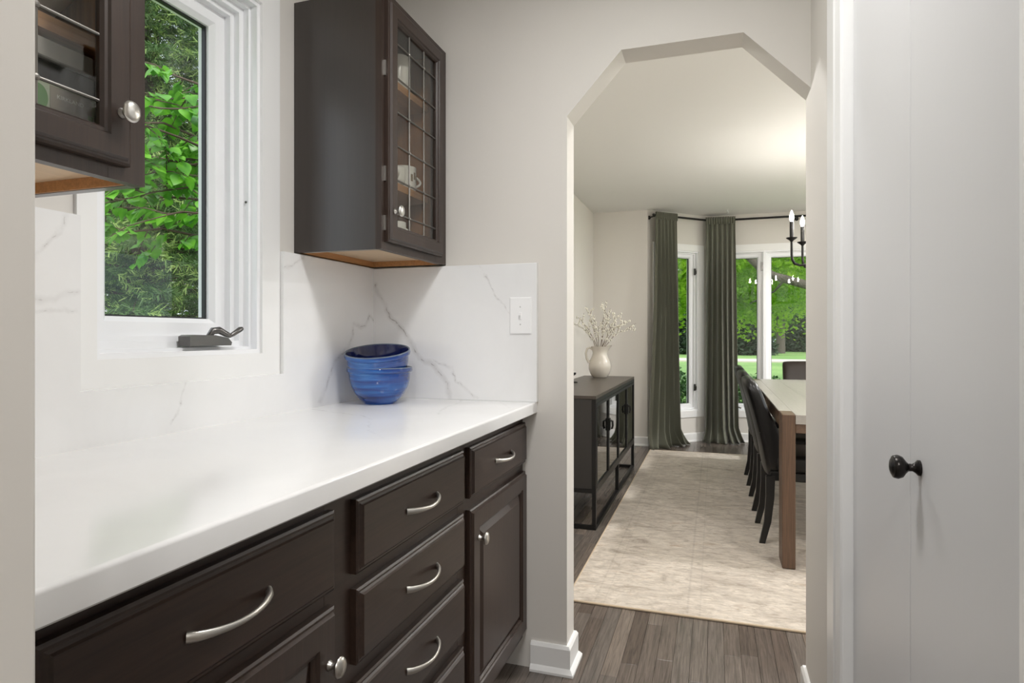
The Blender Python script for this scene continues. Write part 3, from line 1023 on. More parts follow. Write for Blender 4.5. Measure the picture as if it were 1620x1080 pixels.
n4 = RUG.noise(RUG.pos((1, 1.8, 1)), 13, 9, .75, 1.0)
c1 = RUG.mix(RUG.ramp(n4, [(.36, (.6, .6, .6, 1)), (.53, (0, 0, 0, 1))]), c1, srgb(152, 139, 124))
c2 = RUG.mix(RUG.ramp(n2, [(.36, (.45, .45, .45, 1)), (.6, (0, 0, 0, 1))]), c1, srgb(150, 144, 138))
e1 = RUG.ramp(vo.outputs['Distance'], [(.0, (.22, .22, .22, 1)), (.06, (0, 0, 0, 1))])
gate = RUG.ramp(RUG.noise(v, 3.3, 3), [(.45, (0, 0, 0, 1)), (.6, (1, 1, 1, 1))])
e2 = RUG.mix(1.0, e1, gate, 'MULTIPLY')
c3 = RUG.mix(e2, c2, srgb(128, 118, 108))
# border lines of the woven pattern, parallel to the rug edges
sx = RUG.node('SeparateXYZ'); RUG.l.new(v, sx.inputs[0])
RX0, RX1, RY0, RY1 = -.607, 2.23, 2.598, 6.245


def line(coord, at, w, amp):
    d = RUG.math('ABSOLUTE', RUG.math('SUBTRACT', coord, at))
    mr = RUG.node('MapRange'); RUG.l.new(d, mr.inputs['Value'])
    mr.inputs['From Min'].default_value = w; mr.inputs['From Max'].default_value = 0; mr.inputs['To Min'].default_value = 0; mr.inputs['To Max'].default_value = amp
    return mr.outputs[0]


lf = None
for co, at, w, a in ((sx.outputs[0], RX0 + .12, .006, .25), (sx.outputs[0], RX0 + .50, .008, .35), (sx.outputs[0], RX0 + .55, .005, .25), (sx.outputs[0], RX0 + .16, .004, .2),
                     (sx.outputs[1], RY0 + .50, .008, .35), (sx.outputs[1], RY0 + .14, .006, .25)):
    q = line(co, at, w, a); lf = q if lf is None else RUG.math('MAXIMUM', lf, q)
c4 = RUG.mix(RUG.math('MULTIPLY', lf, n3), c3, srgb(96, 90, 86))
RUG.set('Base Color', c4)
RUG.bump(n3, .35, .004)
RUG = RUG.m
nx, ny = 40, 70
vs = []; fs = []
for j in range(ny + 1):
    for i_ in range(nx + 1):
        X = RX0 + (RX1 - RX0) * i_ / nx; Y = RY0 + (RY1 - RY0) * j / ny
        z = .011 + .0035 * math.exp(-((Y - 3.12 - .03 * math.sin(X * 5)) / .03) ** 2) * (1 if X < .5 else .3) + .0012 * math.sin(Y * 9 + X * 2) * math.sin(X * 7)
        if i_ in (0, nx) or j in (0, ny): z = .009
        vs.append((X, Y, z))
b0 = len(vs)
for j in range(ny):
    for i_ in range(nx):
        a = j * (nx + 1) + i_
        fs.append((a, a + 1, a + nx + 2, a + nx + 1))
rim = [i_ for i_ in range(nx + 1)] + [j * (nx + 1) + nx for j in range(1, ny + 1)] + [ny * (nx + 1) + i_ for i_ in range(nx - 1, -1, -1)] + [j * (nx + 1) for j in range(ny - 1, 0, -1)]
for k, q in enumerate(rim): vs.append((vs[q][0], vs[q][1], .0003))
m = len(rim)
for k in range(m):
    fs.append((rim[k], b0 + k, b0 + (k + 1) % m, rim[(k + 1) % m]))
fs.append(tuple(range(b0, b0 + m)))
rg = thing('area_rug', 'faded beige and grey patterned area rug under the dining table', 'rug', (RX0, RY0, 0))
build('rug_pile', MB().add(vs, fs), RUG, rg, smooth=60)
bind = MB()
for (p, q) in (((RX0, RY0), (RX1, RY0)), ((RX1, RY0), (RX1, RY1)), ((RX1, RY1), (RX0, RY1)), ((RX0, RY1), (RX0, RY0))):
    bind.tube([(p[0], p[1], .0055), (q[0], q[1], .0055)], .0055, 6)
build('edge_binding', bind, Mat('rug_binding', srgb(196, 178, 154), .9).m, rg)
RZ = .0125

# ------------------------------------------------------------------ dining table
TX0, TX1, TY0, TY1, TZ = .312, 2 * BXC - .312, 3.255, 5.83, .76
tb = thing('dining_table', 'long walnut dining table with plank legs on the rug', 'table', (BXC, (TY0 + TY1) / 2, RZ))
nb = 6
for k in range(nb):
    x0 = TX0 + .06 + (TX1 - TX0 - .12) * k / nb; x1 = TX0 + .06 + (TX1 - TX0 - .12) * (k + 1) / nb
    build('top_plank', MB().box(x0 + .0001, x1 - .0001, TY0, TY1, TZ - .045, TZ, .0006), TABLE_SHEEN, tb)
for (x0, x1) in ((TX0, TX0 + .06), (TX1 - .06, TX1)):
    build('edge_plank', MB().box(x0, x1, TY0 + .16, TY1 - .16, TZ - .075, TZ - .006, .001), TABLEW, tb)
    build('edge_sheen_strip', MB().box(x0, x1, TY0 + .16, TY1 - .16, TZ - .006, TZ, .001), TABLE_SHEEN, tb)  # thin strip carrying the painted window sheen out to the table edge
    for (y0, y1) in ((TY0, TY0 + .16), (TY1 - .16, TY1)):
        build('leg', MB().box(x0, x1, y0 + .0005, y1 - .0005, RZ, TZ, .003), TABLEV, tb)
for y0 in (TY0 + .01, TY1 - .035):
    build('apron', MB().box(TX0 + .061, TX1 - .061, y0, y0 + .025, TZ - .09, TZ - .046, .002), TABLEW, tb)

# ------------------------------------------------------------------ leather chairs
LEATH = Mat('black_leather', srgb(14, 13, 13), .33)
LEATH.bump(LEATH.noise(LEATH.pos(), 90, 4), .12, .002)
LEATH.b.inputs['Specular IOR Level'].default_value = .38
LEATH = LEATH.m
CHLEG = Mat('black_lacquer', srgb(22, 21, 20), .3).m
HB = .895


def chair(label, loc, rotz, leather=None, shoulder=.075, W=.212):
    leather = leather or LEATH
    t = thing('dining_chair', label, 'chair', loc, rotz, 'black leather dining chairs')
    # backrest: profile of rear surface (x, z) and thickness
    P = [(.048, .345, .05), (.035, .42, .07), (.018, .52, .08), (-.004, .62, .085), (-.028, .72, .085), (-.050, .79, .084), (-.062, .83, .08), (-.070, .862, .072), (-.070, .884, .056), (-.060, HB, .03)]
    nw = 14; vs = []; fs = []
    R = len(P)
    ring = []
    for k, (xb, z, th) in enumerate(P):
        # rounded shoulders near the top
        w = W
        if z > HB - shoulder: w = W - shoulder + math.sqrt(max(0, shoulder ** 2 - (z - (HB - shoulder)) ** 2))
        w = max(w, W - shoulder * .9)
        if z < .45: w = W - .01
        wing = .06 * max(0, min(1, (.70 - z) / .12)) * max(0, min(1, (z - .33) / .1))
        row = []
        for i_ in range(nw + 1):      # rear side left to right
            y = -w + 2 * w * i_ / nw
            c = abs(y) / w
            row.append((xb + .012 * (c ** 4) + .010 * (1 - c * c) * -1, y, z))
        for i_ in range(nw + 1):      # front side right to left
            y = w - 2 * w * i_ / nw
            c = abs(y) / w
            row.append((xb + th - .012 * (c ** 12) + wing * c ** 3 - .006 * (1 - c * c), y, z))
        ring.append(row)
    m = len(ring[0])
    for row in ring: vs += row
    for k in range(R - 1):
        for i_ in range(m):
            j = (i_ + 1) % m
            fs.append((k * m + i_, k * m + j, (k + 1) * m + j, (k + 1) * m + i_))
    fs.append(tuple(range(m))[::-1]); fs.append(tuple(range((R - 1) * m, R * m)))
    o = build('backrest', MB().add(vs, fs), leather, t, local=True, smooth=70)
    md = o.modifiers.new('soft', 'SUBSURF'); md.levels = 1; md.render_levels = 1
    seam = MB().tube([(.010, -W - .001, .60), (-.003, -W * .6, .602), (-.009, 0, .603), (-.003, W * .6, .602), (.010, W + .001, .60)], .0022, 6)
    build('seam', seam, leather, t, local=True)
    build('seat', MB().box(.085, .50, -.215, .215, .39, .485, .028, 3), leather, t, local=True, smooth=60)
    build('seat_rail', MB().box(.06, .485, -.205, .205, .345, .395, .006), LEATH, t, local=True)
    for s_ in (-1, 1):
        # rear leg, raked and curved
        q = [(.06, .37, .046, .036), (.058, .25, .042, .034), (.046, .12, .036, .031), (.018, 0, .030, .028)]
        vs = []; fs = []
        for (x, z, dx_, dy_) in q:
            yc = s_ * .19
            vs += [(x - dx_ / 2, yc - dy_ / 2, z), (x + dx_ / 2, yc - dy_ / 2, z), (x + dx_ / 2, yc + dy_ / 2, z), (x - dx_ / 2, yc + dy_ / 2, z)]
        for k in range(3):
            for i_ in range(4):
                j = (i_ + 1) % 4
                fs.append((4 * k + i_, 4 * k + j, 4 * k + 4 + j, 4 * k + 4 + i_))
        fs += [(0, 1, 2, 3), (15, 14, 13, 12)]
        build('leg', MB().add(vs, fs), CHLEG, t, local=True)
        vs = []
        for (z, w) in ((.36, .042), (0, .03)):
            vs += [(.455 - w / 2, s_ * .185 - w / 2, z), (.455 + w / 2, s_ * .185 - w / 2, z), (.455 + w / 2, s_ * .185 + w / 2, z), (.455 - w / 2, s_ * .185 + w / 2, z)]
        build('leg', MB().add(vs, [(0, 1, 2, 3), (7, 6, 5, 4), (0, 4, 5, 1), (1, 5, 6, 2), (2, 6, 7, 3), (3, 7, 4, 0)]), CHLEG, t, local=True)
    return t


ch = chair('black leather dining chair along the table side, next to the near table leg', (.228, 3.815, RZ), 0)
dup(ch, (.224, 4.465, RZ), 0, 'black leather dining chair in the middle of the three along the table side')
dup(ch, (.224, 5.165, RZ), 0, 'black leather dining chair along the table side, nearest the bay window')
HEADL = Mat('dark_brown_leather', srgb(40, 32, 27), .42, 0, Specular_IOR_Level=.3).m
chair('dark brown leather dining chair with square top at the head of the table', (BXC, 6.16, RZ), -PI / 2, HEADL, .025, .222)

# ------------------------------------------------------------------ chandelier
CX, CY = .82, 4.55
chd = thing('chandelier', 'black iron chandelier with candle bulbs above the dining table', 'chandelier', (CX, CY, ZC))
build('ceiling_canopy', MB().lathe([(.065, 0), (.065, -.012), (.03, -.025), (.012, -.03)], 24), BLACKM, chd, local=True, smooth=40)
build('stem', MB().lathe([(.008, -.03), (.008, -.82)], 12), BLACKM, chd, local=True, smooth=40)
ZA = 1.616 - ZC
build('hub', MB().lathe([(.008, ZA + .09), (.022, ZA + .07), (.028, ZA + .03), (.028, ZA - .01), (.012, ZA - .03), (1e-6, ZA - .035)], 16), BLACKM, chd, local=True, smooth=40)
BULB = Mat('bulb_glow', (1, 1, 1, 1), .3); BULB.b.inputs['Emission Color'].default_value = (1, .95, .88, 1); BULB.b.inputs['Emission Strength'].default_value = BULB_GLOW; BULB = BULB.m
for k in range(8):
    th = PI + k * PI / 4
    c, s_ = math.cos(th), math.sin(th)
    R0 = .325
    P = [(.02, ZA), (R0 - .05, ZA), (R0 - .018, ZA + .012), (R0 - .004, ZA + .04), (R0, ZA + .075), (R0, ZA + .165)]
    arm = build('arm', MB().tube([(r * c, r * s_, z) for r, z in P], [.008, .008, .009, .009, .008, .0075], 8), BLACKM, chd, local=True, smooth=50)
    T = Matrix.Translation((R0 * c, R0 * s_, 0))
    zc_ = ZA + .16
    build('drip_cup', MB().lathe([(.008, zc_), (.012, zc_ + .008), (.034, zc_ + .024), (.036, zc_ + .028), (.014, zc_ + .026)], 20, T), BLACKM, arm, local=True, smooth=40)
    build('candle_sleeve', MB().lathe([(.0125, zc_ + .02), (.0125, zc_ + .135), (.006, zc_ + .14)], 14, T), BLACKM, arm, local=True, smooth=40)
    build('bulb', MB().lathe([(.007, zc_ + .136), (.0115, zc_ + .15), (.0145, zc_ + .165), (.012, zc_ + .182), (.006, zc_ + .2), (.0015, zc_ + .212), (1e-6, zc_ + .214)], 14, T), BULB, arm, local=True, smooth=60)
hk = build('ceiling_hook', MB().tube([(0, 0, 0), (0, 0, -.012), (.010, 0, -.018), (.014, 0, -.028), (.006, 0, -.036), (-.004, 0, -.03)], .003, 8).lathe([(.012, 0), (.012, -.003), (.004, -.004)], 12), PLASTIC)
hk.location = (.125, 6.75, ZC)
tag(hk, 'tiny white hook screwed into the ceiling before the bay', 'hook')

# ------------------------------------------------------------------ curtains and rod
CURT = Mat('olive_curtain', srgb(104, 105, 91), .75)
CURT.b.inputs['Sheen Weight'].default_value = .25
CURT.bump(CURT.noise(CURT.pos((220, 220, 60)), 4, 2), .15, .001)
CURT = CURT.m
ZR = 2.372
rp0 = Vector((-.590, 6.419)); rp1 = Vector((-.03, 6.955)); rp2 = Vector((2 * BXC + .03, 6.955)); rp3 = Vector((2 * BXC + .605, 6.405))
rod = thing('curtain_rod', 'thin black curtain rod bent around the window bay', 'curtain rod', (rp1.x, rp1.y, ZR))
build('rod_tube', MB().tube([(*rp0, ZR), (*rp1, ZR)], .011, 12).tube([(*rp1, ZR), (*rp2, ZR)], .011, 12).tube([(*rp2, ZR), (*rp3, ZR)], .011, 12), BLACKM, rod, smooth=50)
build('finial', MB().sphere((rp0.x, rp0.y, ZR), .014), BLACKM, rod, smooth=80)
for p, n_ in ((rp0 + (rp1 - rp0) * .02, nvec), (Vector((BXC, 6.955)), Vector((0, 1))), (rp1 + Vector((.01, 0)), Vector((0, 1)))):
    q = p + n_ * .095
    build('bracket', MB().tube([(*p, ZR - .012), (*q, ZR - .012)], .007, 8).lathe([(.02, 0), (.02, .006), (1e-6, .006)], 14, Matrix.Translation((q.x, q.y, ZR - .012)) @ Matrix.Rotation(-PI / 2, 4, 'X')), BLACKM, rod)


def curtain(label, p0, p1, b0, b1, folds, seed, puddle):
    """p0,p1 top ends (x,y); b0,b1 bottom ends"""
    rr = random.Random(seed)
    t = thing('curtain', label, 'curtain', (*((Vector(b0) + Vector(b1)) / 2), 0), 0, 'green curtains in the bay')
    nu, nv = folds * 14, 44
    ph = [rr.uniform(-.5, .5) for _ in range(8)]
    vs = []; fs = []
    p0, p1, b0, b1 = map(Vector, (p0, p1, b0, b1))
    d = (p1 - p0).normalized(); n_ = Vector((d.y, -d.x))
    for j in range(nv + 1):
        v_ = j / nv
        z = (ZR + .03) * (1 - v_)
        e = v_ ** 1.5
        A = p0.lerp(b0, e); B = p1.lerp(b1, e)
        flare = max(0, (v_ - .93) / .07)
        for i_ in range(nu + 1):
            u = i_ / nu
            w = u * folds * 2 * PI
            amp = .012 + .024 * min(1, v_ * 2.5) + .012 * v_
            if z > ZR - .07: amp = .011 + .006 * (math.sin(w * .5))
            sft = .55 * math.sin(u * 5.1 + ph[0] * 4 + v_ * 1.1) * v_ + .3 * math.sin(u * 9 + ph[1] * 6) * v_
            off = amp * math.sin(w + sft * 2) + .016 * v_ * math.sin(u * 7.3 + ph[2] * 5)
            pt = A.lerp(B, u) + n_ * (off + .012)
            pt += d * (.010 * math.cos(w + ph[3]) * min(1, v_ * 3))
            zz = z
            if flare > 0:
                pt += n_ * (flare ** 1.3) * puddle * (.6 + .4 * math.sin(w * .5 + ph[4] * 3)) + d * flare * .05 * (u - .4) * 2
                zz = max(.003 + .004 * (1 + math.sin(w)), z * (1 - .25 * flare))
            vs.append((pt.x, pt.y, zz))
    for j in range(nv):
        for i_ in range(nu):
            a = j * (nu + 1) + i_
            fs.append((a, a + 1, a + nu + 2, a + nu + 1))
    o = build('panel', MB().add(vs, fs), CURT, t, smooth=80)
    md = o.modifiers.new('cloth', 'SOLIDIFY'); md.thickness = .003; md.offset = 0
    # gathered heading band
    hb = []; hf = []
    for j in range(4):
        z = ZR + .03 - .075 * j / 3
        for i_ in range(nu + 1):
            u = i_ / nu; w = u * folds * 4 * PI
            pt = p0.lerp(p1, u) + n_ * (.024 + .009 * math.sin(w) + (.004 if j in (1, 2) else 0))
            hb.append((pt.x, pt.y, z))
    for j in range(3):
        for i_ in range(nu):
            a = j * (nu + 1) + i_
            hf.append((a, a + 1, a + nu + 2, a + nu + 1))
    o = build('heading', MB().add(hb, hf), CURT, t, smooth=80)
    md = o.modifiers.new('cloth', 'SOLIDIFY'); md.thickness = .003; md.offset = 0
    return t


dv = (rp1 - rp0).normalized()
c0 = rp0 + dv * .015; c1 = rp0 + dv * .29
curtain('olive green curtain panel at the corner of the dining wall, puddled on the floor', c0, c1, rp0 + dv * -.10 + Vector((.01, -.01)), rp0 + dv * .37, 6, 3, .10)
curtain('olive green curtain panel at the bend of the bay, between the two windows', (-.09, 6.925), (.205, 6.95), (-.10, 6.92), (.235, 6.945), 6, 9, .09)

# ------------------------------------------------------------------ sideboard
SX0, SX1, SY0, SY1, SZ = -1.10, -.661, 3.585, 5.40, .788
sbd = thing('sideboard', 'dark metal framed sideboard with glass doors against the dining wall', 'sideboard', ((SX0 + SX1) / 2, (SY0 + SY1) / 2, 0))
build('top', MB().box(SX0, SX1, SY0, SY1, SZ - .02, SZ, .002), SIDEB, sbd)
tk = .024
BZ = .215
for yy in (SY0, (SY0 + SY1) / 2 - tk / 2, SY1 - tk):
    for xx in (SX0, SX1 - tk):
        build('leg', MB().box(xx, xx + tk, yy, yy + tk, 0, SZ - .02 if yy != (SY0 + SY1) / 2 - tk / 2 else BZ, .001), BLACKM, sbd)
for yy in (SY0, SY1 - tk):
    build('base_rail', MB().box(SX0 + tk, SX1 - tk, yy, yy + tk, .0, tk), BLACKM, sbd)
    build('base_rail', MB().box(SX0 + tk, SX1 - tk, yy, yy + tk, BZ, BZ + tk), BLACKM, sbd)
for xx in (SX0, SX1 - tk):
    build('base_rail', MB().box(xx, xx + tk, SY0 + tk, (SY0 + SY1) / 2 - tk / 2, 0, tk), BLACKM, sbd)
    build('base_rail', MB().box(xx, xx + tk, (SY0 + SY1) / 2 + tk / 2, SY1 - tk, 0, tk), BLACKM, sbd)
    build('body_rail', MB().box(xx, xx + tk, SY0 + tk, SY1 - tk, BZ, BZ + tk), BLACKM, sbd)
    build('body_rail', MB().box(xx, xx + tk, SY0 + tk, SY1 - tk, SZ - .044, SZ - .02), BLACKM, sbd)
build('side_panel', MB().box(SX0 + tk, SX1 - tk, SY0 + .006, SY0 + .018, BZ + tk, SZ - .02), SIDEP, sbd)
build('side_panel', MB().box(SX0 + tk, SX1 - tk, SY1 - .018, SY1 - .006, BZ + tk, SZ - .02), SIDEP, sbd)
build('back_panel', MB().box(SX0 + .004, SX0 + .012, SY0 + tk, SY1 - tk, BZ + tk, SZ - .044), SIDEB, sbd)
build('bottom_panel', MB().box(SX0 + .012, SX1 - tk, SY0 + tk, SY1 - tk, BZ + .006, BZ + .02), SIDEB, sbd)
build('shelf', MB().box(SX0 + .012, SX1 - .08, SY0 + tk, SY1 - tk, .48, .498), SIDEB, sbd)
dw = (SY1 - SY0 - 2 * tk) / 4
ms = lambda a, b, d: (SX1 - .016 + d, a, b)
for k in range(4):
    a, b = SY0 + tk + dw * k + .002, SY0 + tk + dw * (k + 1) - .002
    d = build('door', MB().frame(a, b, BZ + tk + .002, SZ - .046, [(0, 0), (0, .018), (.019, .018), (.019, 0)], ms), BLACKM, sbd)
    build('glass_pane', MB().loft_rect(a, b, BZ + tk + .002, SZ - .046, [(.017, .008), (.017, .011)], ms), SIDEGLASS, d)
    hy = b - .010 if k % 2 == 0 else a + .010
    mb = MB().box(SX1 + .002, SX1 + .010, hy - .008, hy + .008, .52, .60, .002)
    mb.tube([(SX1 + .008, hy, .585), (SX1 + .024, hy, .58), (SX1 + .026, hy, .55), (SX1 + .02, hy, .53)], .005, 8)
    build('latch', mb, BLACKM, d)

# jug and blossom branches
JUG = Mat('cream_glaze', srgb(206, 199, 187), .15, 0, Coat_Weight=.3)
JUG.bump(JUG.noise(JUG.pos(), 14, 3), .06, .004); JUG = JUG.m
JX, JY = -.925, 5.20
jug = thing('pitcher', 'cream glazed ceramic pitcher on the dark sideboard', 'pitcher', (JX, JY, SZ))
prof = [(.058, 0), (.062, .004), (.08, .03), (.094, .07), (.096, .10), (.086, .14), (.068, .175), (.06, .205), (.066, .238), (.076, .262)]
inn = [(.071, .262), (.06, .236), (.054, .2), (.06, .17), (.06, .1), (1e-6, .05)]
n = 40; vs = []; fs = []
for r, z in prof + inn:
    for k in range(n):
        a = 2 * PI * k / n
        lip = max(0, (z - .2) / .06) if r < .09 else 0
        sp_ = max(0, math.cos(a)) ** 6 * .028 * lip
        vs.append(((r + sp_) * math.cos(a), (r + sp_) * math.sin(a), z + sp_ * .35))
m = len(prof + inn)
for k in range(m - 1):
    for i_ in range(n):
        j = (i_ + 1) % n
        fs.append((k * n + i_, k * n + j, (k + 1) * n + j, (k + 1) * n + i_))
fs.append(tuple(range(n))[::-1])
build('jug_body', MB().add(vs, fs), JUG, jug, local=True, smooth=60)
hp = [(-.062, .235), (-.085, .252), (-.108, .242), (-.118, .205), (-.112, .16), (-.092, .125)]
build('handle', MB().tube([(x, 0, z) for x, z in hp], [.009, .009, .009, .009, .009, .011], 10, 1.3), JUG, jug, local=True, smooth=70)
jug.rotation_euler = (0, 0, .32)
BUD = Mat('cream_buds', srgb(232, 228, 216), .6).m
STEM = Mat('brown_stem', srgb(112, 96, 80), .8).m
tips = [(-.24, .02, .27), (-.13, .05, .42), (-.04, -.06, .34), (.05, .03, .47), (.10, -.05, .40), (.17, .04, .36), (.25, -.03, .29), (.30, .05, .22), (-.18, -.06, .33), (.2, -.09, .25)]
for k, (tx, ty, tz) in enumerate(tips):
    rr = random.Random(40 + k)
    br = thing('blossom_branch', 'thin twig with small cream buds standing in the cream pitcher', 'branch', (JX, JY, SZ + .06), 0, 'budding branches in the pitcher')
    st = MB(); bd = MB()
    # view-independent: spread mostly across the sideboard
    P0 = Vector((rr.uniform(-.02, .02), rr.uniform(-.02, .02), 0))
    neck = Vector((tx * .12, ty * .15, .19))
    tip = Vector((tx * .95, tx * .3 + ty, .19 + tz * .98 - .06))
    pts = []
    for q in range(12):
        s_ = q / 11
        if s_ < .35: p = P0.lerp(neck, s_ / .35)
        else:
            w = (s_ - .35) / .65
            p = neck.lerp(tip, w) + Vector((0, 0, .035 * math.sin(PI * w) * (1 if tz > .3 else 1.6))) + Vector((rr.uniform(-.006, .006), rr.uniform(-.006, .006), 0))
        pts.append(p)
    st.tube(pts, [.0035 - .0022 * q / 11 for q in range(12)], 6)
    sides = []
    for q in (6, 7, 9):
        dirv = (pts[q + 1] - pts[q - 1]).normalized()
        sd = Vector((rr.uniform(-1, 1), rr.uniform(-1, 1), rr.uniform(0, .8))).normalized()
        e = pts[q] + (dirv * .6 + sd * .8).normalized() * rr.uniform(.05, .10)
        st.tube([pts[q], (pts[q] + e) / 2 + Vector((0, 0, .008)), e], [.002, .0016, .001], 5)
        sides.append((pts[q], e))
    def buds(a, b, cnt):
        for _ in range(cnt):
            w = rr.uniform(.1, 1.0)
            c = a.lerp(b, w) + Vector((rr.uniform(-1, 1), rr.uniform(-1, 1), rr.uniform(-1, 1))) * .0075
            r = rr.uniform(.004, .0075)
            bd.sphere(c, (r, r, r * 1.4), 6, 4)
    for q in range(5, 11): buds(pts[q], pts[q + 1], 4)
    for a, b in sides: buds(a, b, 8)
    build('stem', st, STEM, br, local=True)
    build('buds', bd, BUD, br, local=True, kind='stuff', smooth=60)
# small dark dish whose rim shows past the archway jamb
ob = build('candle_holder', MB().lathe([(.04, 0), (.042, .006), (.012, .012), (.01, .05), (.03, .062), (.032, .075), (.02, .07), (1e-6, .07)], 20, Matrix.Translation((-1.02, 4.55, SZ))), BLACKM, smooth=40)
tag(ob, 'small black candle holder on the sideboard top', 'candle holder')

# ------------------------------------------------------------------ outdoors
GZ = -.45
GRASS = Mat('lawn_grass', srgb(96, 150, 60), .9)
gn = GRASS.noise(GRASS.pos((1, 1, 1)), .35, 5)
gf = GRASS.noise(GRASS.pos(), 9, 4)
GRASS.set('Base Color', GRASS.mix(.4, GRASS.ramp(gn, [(.35, srgb(100, 140, 66)), (.65, srgb(140, 172, 96))]), GRASS.ramp(gf, [(.3, srgb(88, 124, 60)), (.7, srgb(150, 184, 106))])))
GRASS.bump(gf, .5, .03); GRASS = GRASS.m
g = []
NX = 60
vs = []; fs = []
for j in range(NX + 1):
    for i_ in range(NX + 1):
        X = -90 + 180 * i_ / NX; Y = -40 + 180 * j / NX
        far = max(0, Y - 14) * (1 if Y > 14 else 0)
        z = GZ - .03 * (1 if far <= 0 else 0) + .05 * math.sin(X * .21) * math.sin(Y * .17) * min(1, far / 20)
        vs.append((X, Y, z))
for j in range(NX):
    for i_ in range(NX):
        a = j * (NX + 1) + i_
        fs.append((a, a + 1, a + NX + 2, a + NX + 1))
structure(build('ground', MB().add(vs, fs), GRASS, smooth=80), 'mown green lawn around the house')
structure(build('driveway', MB().add([(-60, 40, GZ + .08), (70, 37, GZ + .08), (70, 40.5, GZ + .08), (-60, 44, GZ + .08), (-60, 40, GZ - .2), (70, 37, GZ - .2), (70, 40.5, GZ - .2), (-60, 44, GZ - .2)],
      [(0, 1, 2, 3), (7, 6, 5, 4), (0, 4, 5, 1), (1, 5, 6, 2), (2, 6, 7, 3), (3, 7, 4, 0)]), Mat('pale_concrete', srgb(198, 190, 178), .9).m), 'pale concrete drive crossing the lawn')


def leafmat(name, dark, light, trans=.45, rough=.5):
    m = Mat(name, light, rough)
    oi = m.noise(m.pos((1, 1, 1)), 9, 2)
    colr = m.ramp(oi, [(.3, dark), (.7, light)])
    m.set('Base Color', colr)
    tr = m.node('BsdfTranslucent'); m.l.new(colr, tr.inputs['Color'])
    mx_ = m.node('MixShader'); mx_.inputs[0].default_value = trans
    out = m.n['Material Output']
    m.l.new(m.b.outputs[0], mx_.inputs[1]); m.l.new(tr.outputs[0], mx_.inputs[2]); m.l.new(mx_.outputs[0], out.inputs['Surface'])
    return m.m


L_MAPLE = leafmat('maple_leaf', srgb(150, 194, 44), srgb(216, 240, 104), .55)
L_REDBUD = leafmat('round_leaf', srgb(70, 138, 32), srgb(126, 192, 58), .4, .35)
L_SPRUCE = leafmat('spruce_needle', srgb(54, 84, 44), srgb(92, 126, 62), .2, .6)
L_SPRUCE2 = leafmat('spruce_new_growth', srgb(126, 158, 82), srgb(172, 194, 116), .3, .6)
L_DARK = leafmat('dark_evergreen', srgb(42, 62, 44), srgb(70, 92, 64), .2, .7)
L_FAR = leafmat('far_leaf', srgb(92, 140, 50), srgb(150, 192, 84), .4, .6)
L_SHRUB = leafmat('shrub_leaf', srgb(48, 90, 38), srgb(84, 130, 56), .3, .5)


def unit(n):
    v = rng.normal(size=(n, 3)); return v / np.linalg.norm(v, axis=1)[:, None]


def leaf_quads(C, size, tilt=.8, aspect=.6):
    """kite shaped leaves around centres C"""
    n = len(C)
    t = unit(n); t[:, 2] *= .6; t /= np.linalg.norm(t, axis=1)[:, None]
    up = unit(n) * tilt + np.array([0, 0, 1.0]); b = np.cross(t, up); b /= np.linalg.norm(b, axis=1)[:, None] + 1e-9
    s_ = size * rng.uniform(.7, 1.3, n)[:, None]
    q0 = C; q1 = C + t * s_ * .45 + b * s_ * aspect * .5; q2 = C + t * s_; q3 = C + t * s_ * .45 - b * s_ * aspect * .5
    return np.stack([q0, q1, q2, q3], 1)


def crown(center, rad, nclust, per, csize, leaf, shell=.55):
    d = unit(nclust); r = rng.uniform(shell, 1, nclust)[:, None]
    cc = np.array(center) + d * r * np.array(rad)
    C = np.repeat(cc, per, 0) + rng.normal(size=(nclust * per, 3)) * np.array([csize, csize, csize * .45])
    return leaf_quads(C, leaf)


def tree(name, label, cat, base, trunk_pts, trunk_r, limbs, leaves, leafm, group=None, twigs=None):
    t = thing(name, label, cat, base, 0, group)
    if trunk_pts:
        mb = MB().tube(trunk_pts, trunk_r, 12)
        build('trunk', mb, BARK, t, smooth=60)
    for (pts, rs) in limbs:
        build('branch', MB().tube(pts, rs, 10), BARK, t, smooth=60)
    quads_mesh('foliage', leaves, leafm, t)
    return t


# maple seen through the bay
lv_ = np.concatenate([crown((3.2, 17.5, 5.2), (5.2, 4.2, 3.6), 520, 90, .38, .17, .35),
                      crown((.4, 20.5, 2.6), (3.4, 2.0, 1.5), 170, 90, .35, .16, .2),
                      crown((-3.2, 21, 3.6), (2.8, 2.4, 2.4), 150, 90, .38, .17, .3)])
keep = ~((lv_[:, 0, 2] < 1.0) | ((lv_[:, 0, 1] < 15.6) & (lv_[:, 0, 2] < 3.0)))
lv_ = lv_[keep]
tree('maple_tree', 'maple with bright green leaves and a thick grey limb beyond the bay window', 'tree', (3.4, 15.3, GZ),
     [(3.4, 15.3, GZ - .1), (3.35, 15.3, .8), (3.2, 15.3, 2.0), (3.1, 15.5, 3.6), (3.0, 15.8, 6.0)], [.34, .28, .25, .2, .08],
     [([(3.3, 15.3, 1.6), (2.6, 15.1, 2.08), (1.9, 15, 2.27), (1.28, 15, 2.47), (.98, 15, 2.66), (.66, 15.05, 3.02), (.35, 15.2, 3.7)], [.16, .12, .098, .09, .085, .08, .05]),
      ([(1.5, 15, 2.4), (1.3, 15.3, 2.15), (.8, 15.8, 1.9)], [.035, .022, .01]),
      ([(3.2, 15.4, 2.6), (4.4, 15.9, 3.6), (5.6, 16.6, 4.4)], [.15, .1, .04])], lv_, L_MAPLE)
